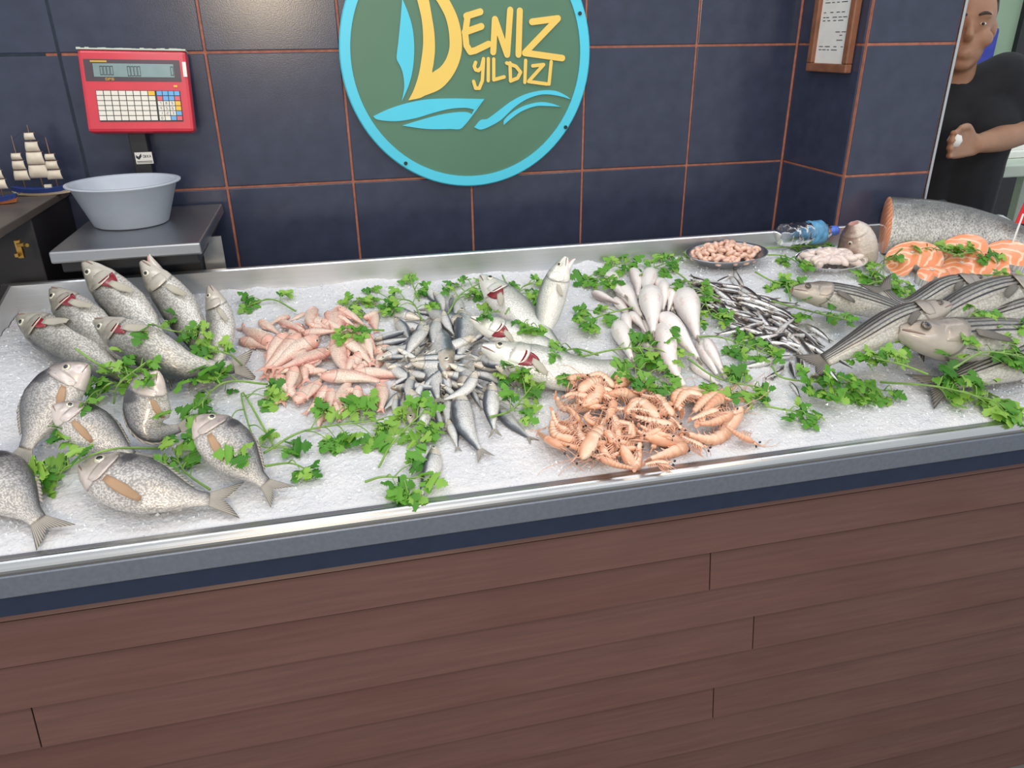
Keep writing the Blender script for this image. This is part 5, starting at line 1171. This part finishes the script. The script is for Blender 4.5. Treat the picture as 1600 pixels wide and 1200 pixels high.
def person():
    ey = atY(1520, 24, -.02); ch = atY(1510, 92, -.03); hc = (ey+ch)/2+np.array([.035, .065, .025])
    R = 1.; base = np.array([hc[0]+.04, .1, FZ]); fz = hc[2]
    root = thing('person', 'person in a black t-shirt bending one forearm across, standing behind the pier', 'person', base)
    fc = nz((-.55, -.83, 0)); rt_ = nz(np.cross(fc, (0, 0, 1)))      # facing left of the camera
    def blob(bm, c, r, sc=(1, 1, 1), ax=None):
        m = Matrix.Translation(Vector(c))
        if ax is not None:
            x, y, z = ax; m = m@Matrix(((x[0], y[0], z[0], 0), (x[1], y[1], z[1], 0), (x[2], y[2], z[2], 0), (0, 0, 0, 1)))
        bmesh.ops.create_icosphere(bm, subdivisions=3, radius=r, matrix=m@Matrix.Diagonal((*sc, 1)))
    def limb(bm, P, rad, k=14):
        P, _ = spline(P, 16); rad = np.interp(np.linspace(0, 1, 16), np.linspace(0, 1, len(rad)), rad); b = B().tube(P, rad, k)
        vs = [bm.verts.new(v) for v in b.V]
        for f in b.F:
            try: bm.faces.new([vs[i] for i in f])
            except ValueError: pass
        blob(bm, P[0], rad[0]); blob(bm, P[-1], rad[-1])
    axh = (rt_, fc, np.array([0, 0, 1.]))
    def build(name, bm, mat, par, vox, sm=6):
        me = bpy.data.meshes.new(name); 
        for v in bm.verts: v.co -= Vector(base)
        bmesh.ops.recalc_face_normals(bm, faces=bm.faces[:]); bm.to_mesh(me); bm.free(); me.materials.append(M[mat]); o = bpy.data.objects.new(name, me); COL.objects.link(o); o.parent = par
        r = o.modifiers.new('r', 'REMESH'); r.mode = 'VOXEL'; r.voxel_size = vox; r.use_smooth_shade = True
        s_ = o.modifiers.new('s', 'SMOOTH'); s_.factor = .5; s_.iterations = sm; ORG[o] = base; return o
    # landmarks
    neck = np.array([hc[0]+.02, hc[1]+.02, fz-.15]); sh = neck+np.array([0, .02, -.09])
    sL = atY(1568, 122, .02); sR = sh-(sL-sh)*np.array([1, 1, 1]); sR[2] = sL[2]
    elb = atY(1606, 203, -.04); wr_ = atY(1522, 226, -.14); hand = atY(1490, 226, -.17)
    hip = np.array([sh[0]+.03, .1, sh[2]-.36])
    bm = bmesh.new()
    H = hc
    blob(bm, H+np.array([0, 0, .035]), .098, (.8, .98, 1.0), axh); blob(bm, H+fc*.03+np.array([0, 0, -.055]), .07, (.86, .9, 1.05), axh); blob(bm, H+fc*.062+np.array([0, 0, -.098]), .03, (1.1, .9, .8), axh)
    blob(bm, H+fc*.098+np.array([0, 0, -.022]), .017, (.85, 1.1, 1.), axh); limb(bm, [H+fc*.088+np.array([0, 0, .02]), H+fc*.108+np.array([0, 0, -.018])], [.009, .013])
    blob(bm, H+fc*.075+np.array([0, 0, .035]), .035, (1.7, .6, .4), axh); blob(bm, H+fc*.088+np.array([0, 0, -.066]), .02, (1.2, .7, .35), axh); blob(bm, H+fc*.086+np.array([0, 0, -.078]), .02, (1.1, .7, .38), axh)
    for e in (-1, 1):
        blob(bm, H+rt_*e*.08+fc*-.01+np.array([0, 0, -.005]), .03, (.35, .65, 1.), axh); blob(bm, H+rt_*e*.045+fc*.06+np.array([0, 0, -.03]), .03, (1, .8, .9), axh)
    limb(bm, [H+np.array([0, 0, -.06]), neck, sh], [.052, .055, .075])
    limb(bm, [sL, elb], [.052, .04]); limb(bm, [elb, (elb+wr_)/2+np.array([0, 0, -.004]), wr_], [.042, .042, .027]); limb(bm, [sR, sR+np.array([.02, .1, -.25]), sR+np.array([.12, .16, -.42])], [.05, .04, .028])
    # torso and legs
    limb(bm, [sh+np.array([0, 0, -.02]), (sh+hip)/2, hip], [.085, .085, .085])
    for e in (-1, 1): limb(bm, [hip+rt_*e*.09, hip+rt_*e*.1+np.array([0, -.02, -.42]), hip+rt_*e*.1+np.array([0, .02, FZ+.08-hip[2]])], [.095, .06, .045]); limb(bm, [np.array([*(hip+rt_*e*.1)[:2], FZ+.045]), np.array([*(hip+rt_*e*.1+fc*.19)[:2], FZ+.035])], [.045, .035])
    # hand: palm, four fingers, thumb, curled round a white cloth ball
    pd = nz(hand-wr_); pn = nz(np.cross(pd, (0, 0, 1)))*-1; pu = nz(np.cross(pn, pd)); 
    if pu[2] < 0: pu = -pu
    for e in (-.03, -.01, .01, .028): limb(bm, [wr_+pu*e*.6, wr_+pd*.085+pu*e], [.017, .013])
    out = nz(CAM-hand)
    for e, ln in ((-.033, .055), (-.011, .068), (.011, .074), (.033, .068)):
        k0 = wr_+pd*.085+pu*e; k1 = k0+pd*ln*.45+out*.012; k2 = k1+pd*ln*.15+out*.03; k3 = k2-pd*ln*.25+out*.016; limb(bm, [k0, k1, k2, k3], [.0105, .0098, .009, .0078], 10)
    t0 = wr_+pd*.03+pu*.03; limb(bm, [t0, t0+pd*.03+pu*.022+out*.012, t0+pd*.062+pu*.018+out*.024], [.014, .012, .0095], 10)
    body = build('body', bm, 'skin', root, .0062, 4)
    # t-shirt
    bm = bmesh.new(); lowh = hip+np.array([0, 0, .02])
    for e in (-.75, 0, .75):
        limb(bm, [sh+rt_*e*.17+np.array([0, 0, -.05]), (sh+lowh)/2+rt_*e*.13, lowh+rt_*e*.12], [.105, .12, .118])
    limb(bm, [sh+np.array([0, 0, -.005]), sL+(sL-sh)*.02], [.09, .078]); limb(bm, [sh+np.array([0, 0, -.005]), sR], [.09, .078])
    limb(bm, [sL, sL+(elb-sL)*.62], [.079, .068]); limb(bm, [sR, sR+np.array([.01, .07, -.19])], [.079, .066]); limb(bm, [neck+np.array([0, 0, -.045]), sh], [.066, .085])
    build('t_shirt', bm, 'tshirt', root, .009, 8)
    bm = bmesh.new()
    limb(bm, [hip+np.array([0, 0, .03]), hip+np.array([0, 0, -.08])], [.135, .13])
    for e in (-1, 1): limb(bm, [hip+rt_*e*.075, hip+rt_*e*.1+np.array([0, -.02, -.42]), hip+rt_*e*.1+np.array([0, .02, FZ+.08-hip[2]])], [.115, .08, .068])
    build('trousers', bm, 'trousers', root, .012, 6)
    bm = bmesh.new(); blob(bm, H+np.array([0, 0, .05])-fc*.012, .1, (.82, .96, .96), axh)
    bmesh.ops.delete(bm, geom=[v for v in bm.verts if np.dot(np.array(v.co)-H, fc) > .055-.25*max(0, (v.co.z-H[2]-.06)) and v.co.z < H[2]+.11 or v.co.z < H[2]-.03], context='VERTS')
    me = bpy.data.meshes.new('hair')
    for v in bm.verts: v.co -= Vector(base)
    bm.to_mesh(me); bm.free(); me.materials.append(M['hair']); o = bpy.data.objects.new('hair', me); COL.objects.link(o); o.parent = root
    sol = o.modifiers.new('s', 'SOLIDIFY'); sol.thickness = .012; ORG[o] = base
    for e in (-1, 1):
        p = H+fc*.082+rt_*e*.033+np.array([0, 0, .012]); b = B(); b.lathe((0, 0, 0), [(0., .010), (.007, .007), (.010, 0.), (0., -.01)], 12, close=False); V = [p+rt_*v[0]+np.array([0, 0, 1])*v[1]*.45+fc*v[2] for v in b.V]; eo = part('eye', V, b.F, 'white', root); b2 = B(); b2.lathe((0, 0, .0088), [(0., .002), (.004, .001), (.005, -.001)], 10, close=False); part('pupil', [p+rt_*v[0]+np.array([0, 0, 1])*v[1]*.8+fc*v[2] for v in b2.V], b2.F, 'pupil', eo)
        br = [H+fc*(.1-.012*abs(x))+rt_*e*(.016+.034*x)+np.array([0, 0, .036+.006*math.sin(3*x)]) for x in np.linspace(0, 1, 6)]; B().tube(br, [.003, .0045, .005, .0045, .003, .0015], 6).part('eyebrow', 'hair', root, True)
    hb = thing('white_cloth', 'small white wad held in the hand of the person', 'cloth', hand+out*.03); b = B(); b.lathe(hand+pu*.012+out*.03, [(0., -.02), (.015, -.016), (.021, 0.), (.016, .014), (0., .019)], 14, close=False); b.part('wad', 'white', hb, True)
person()
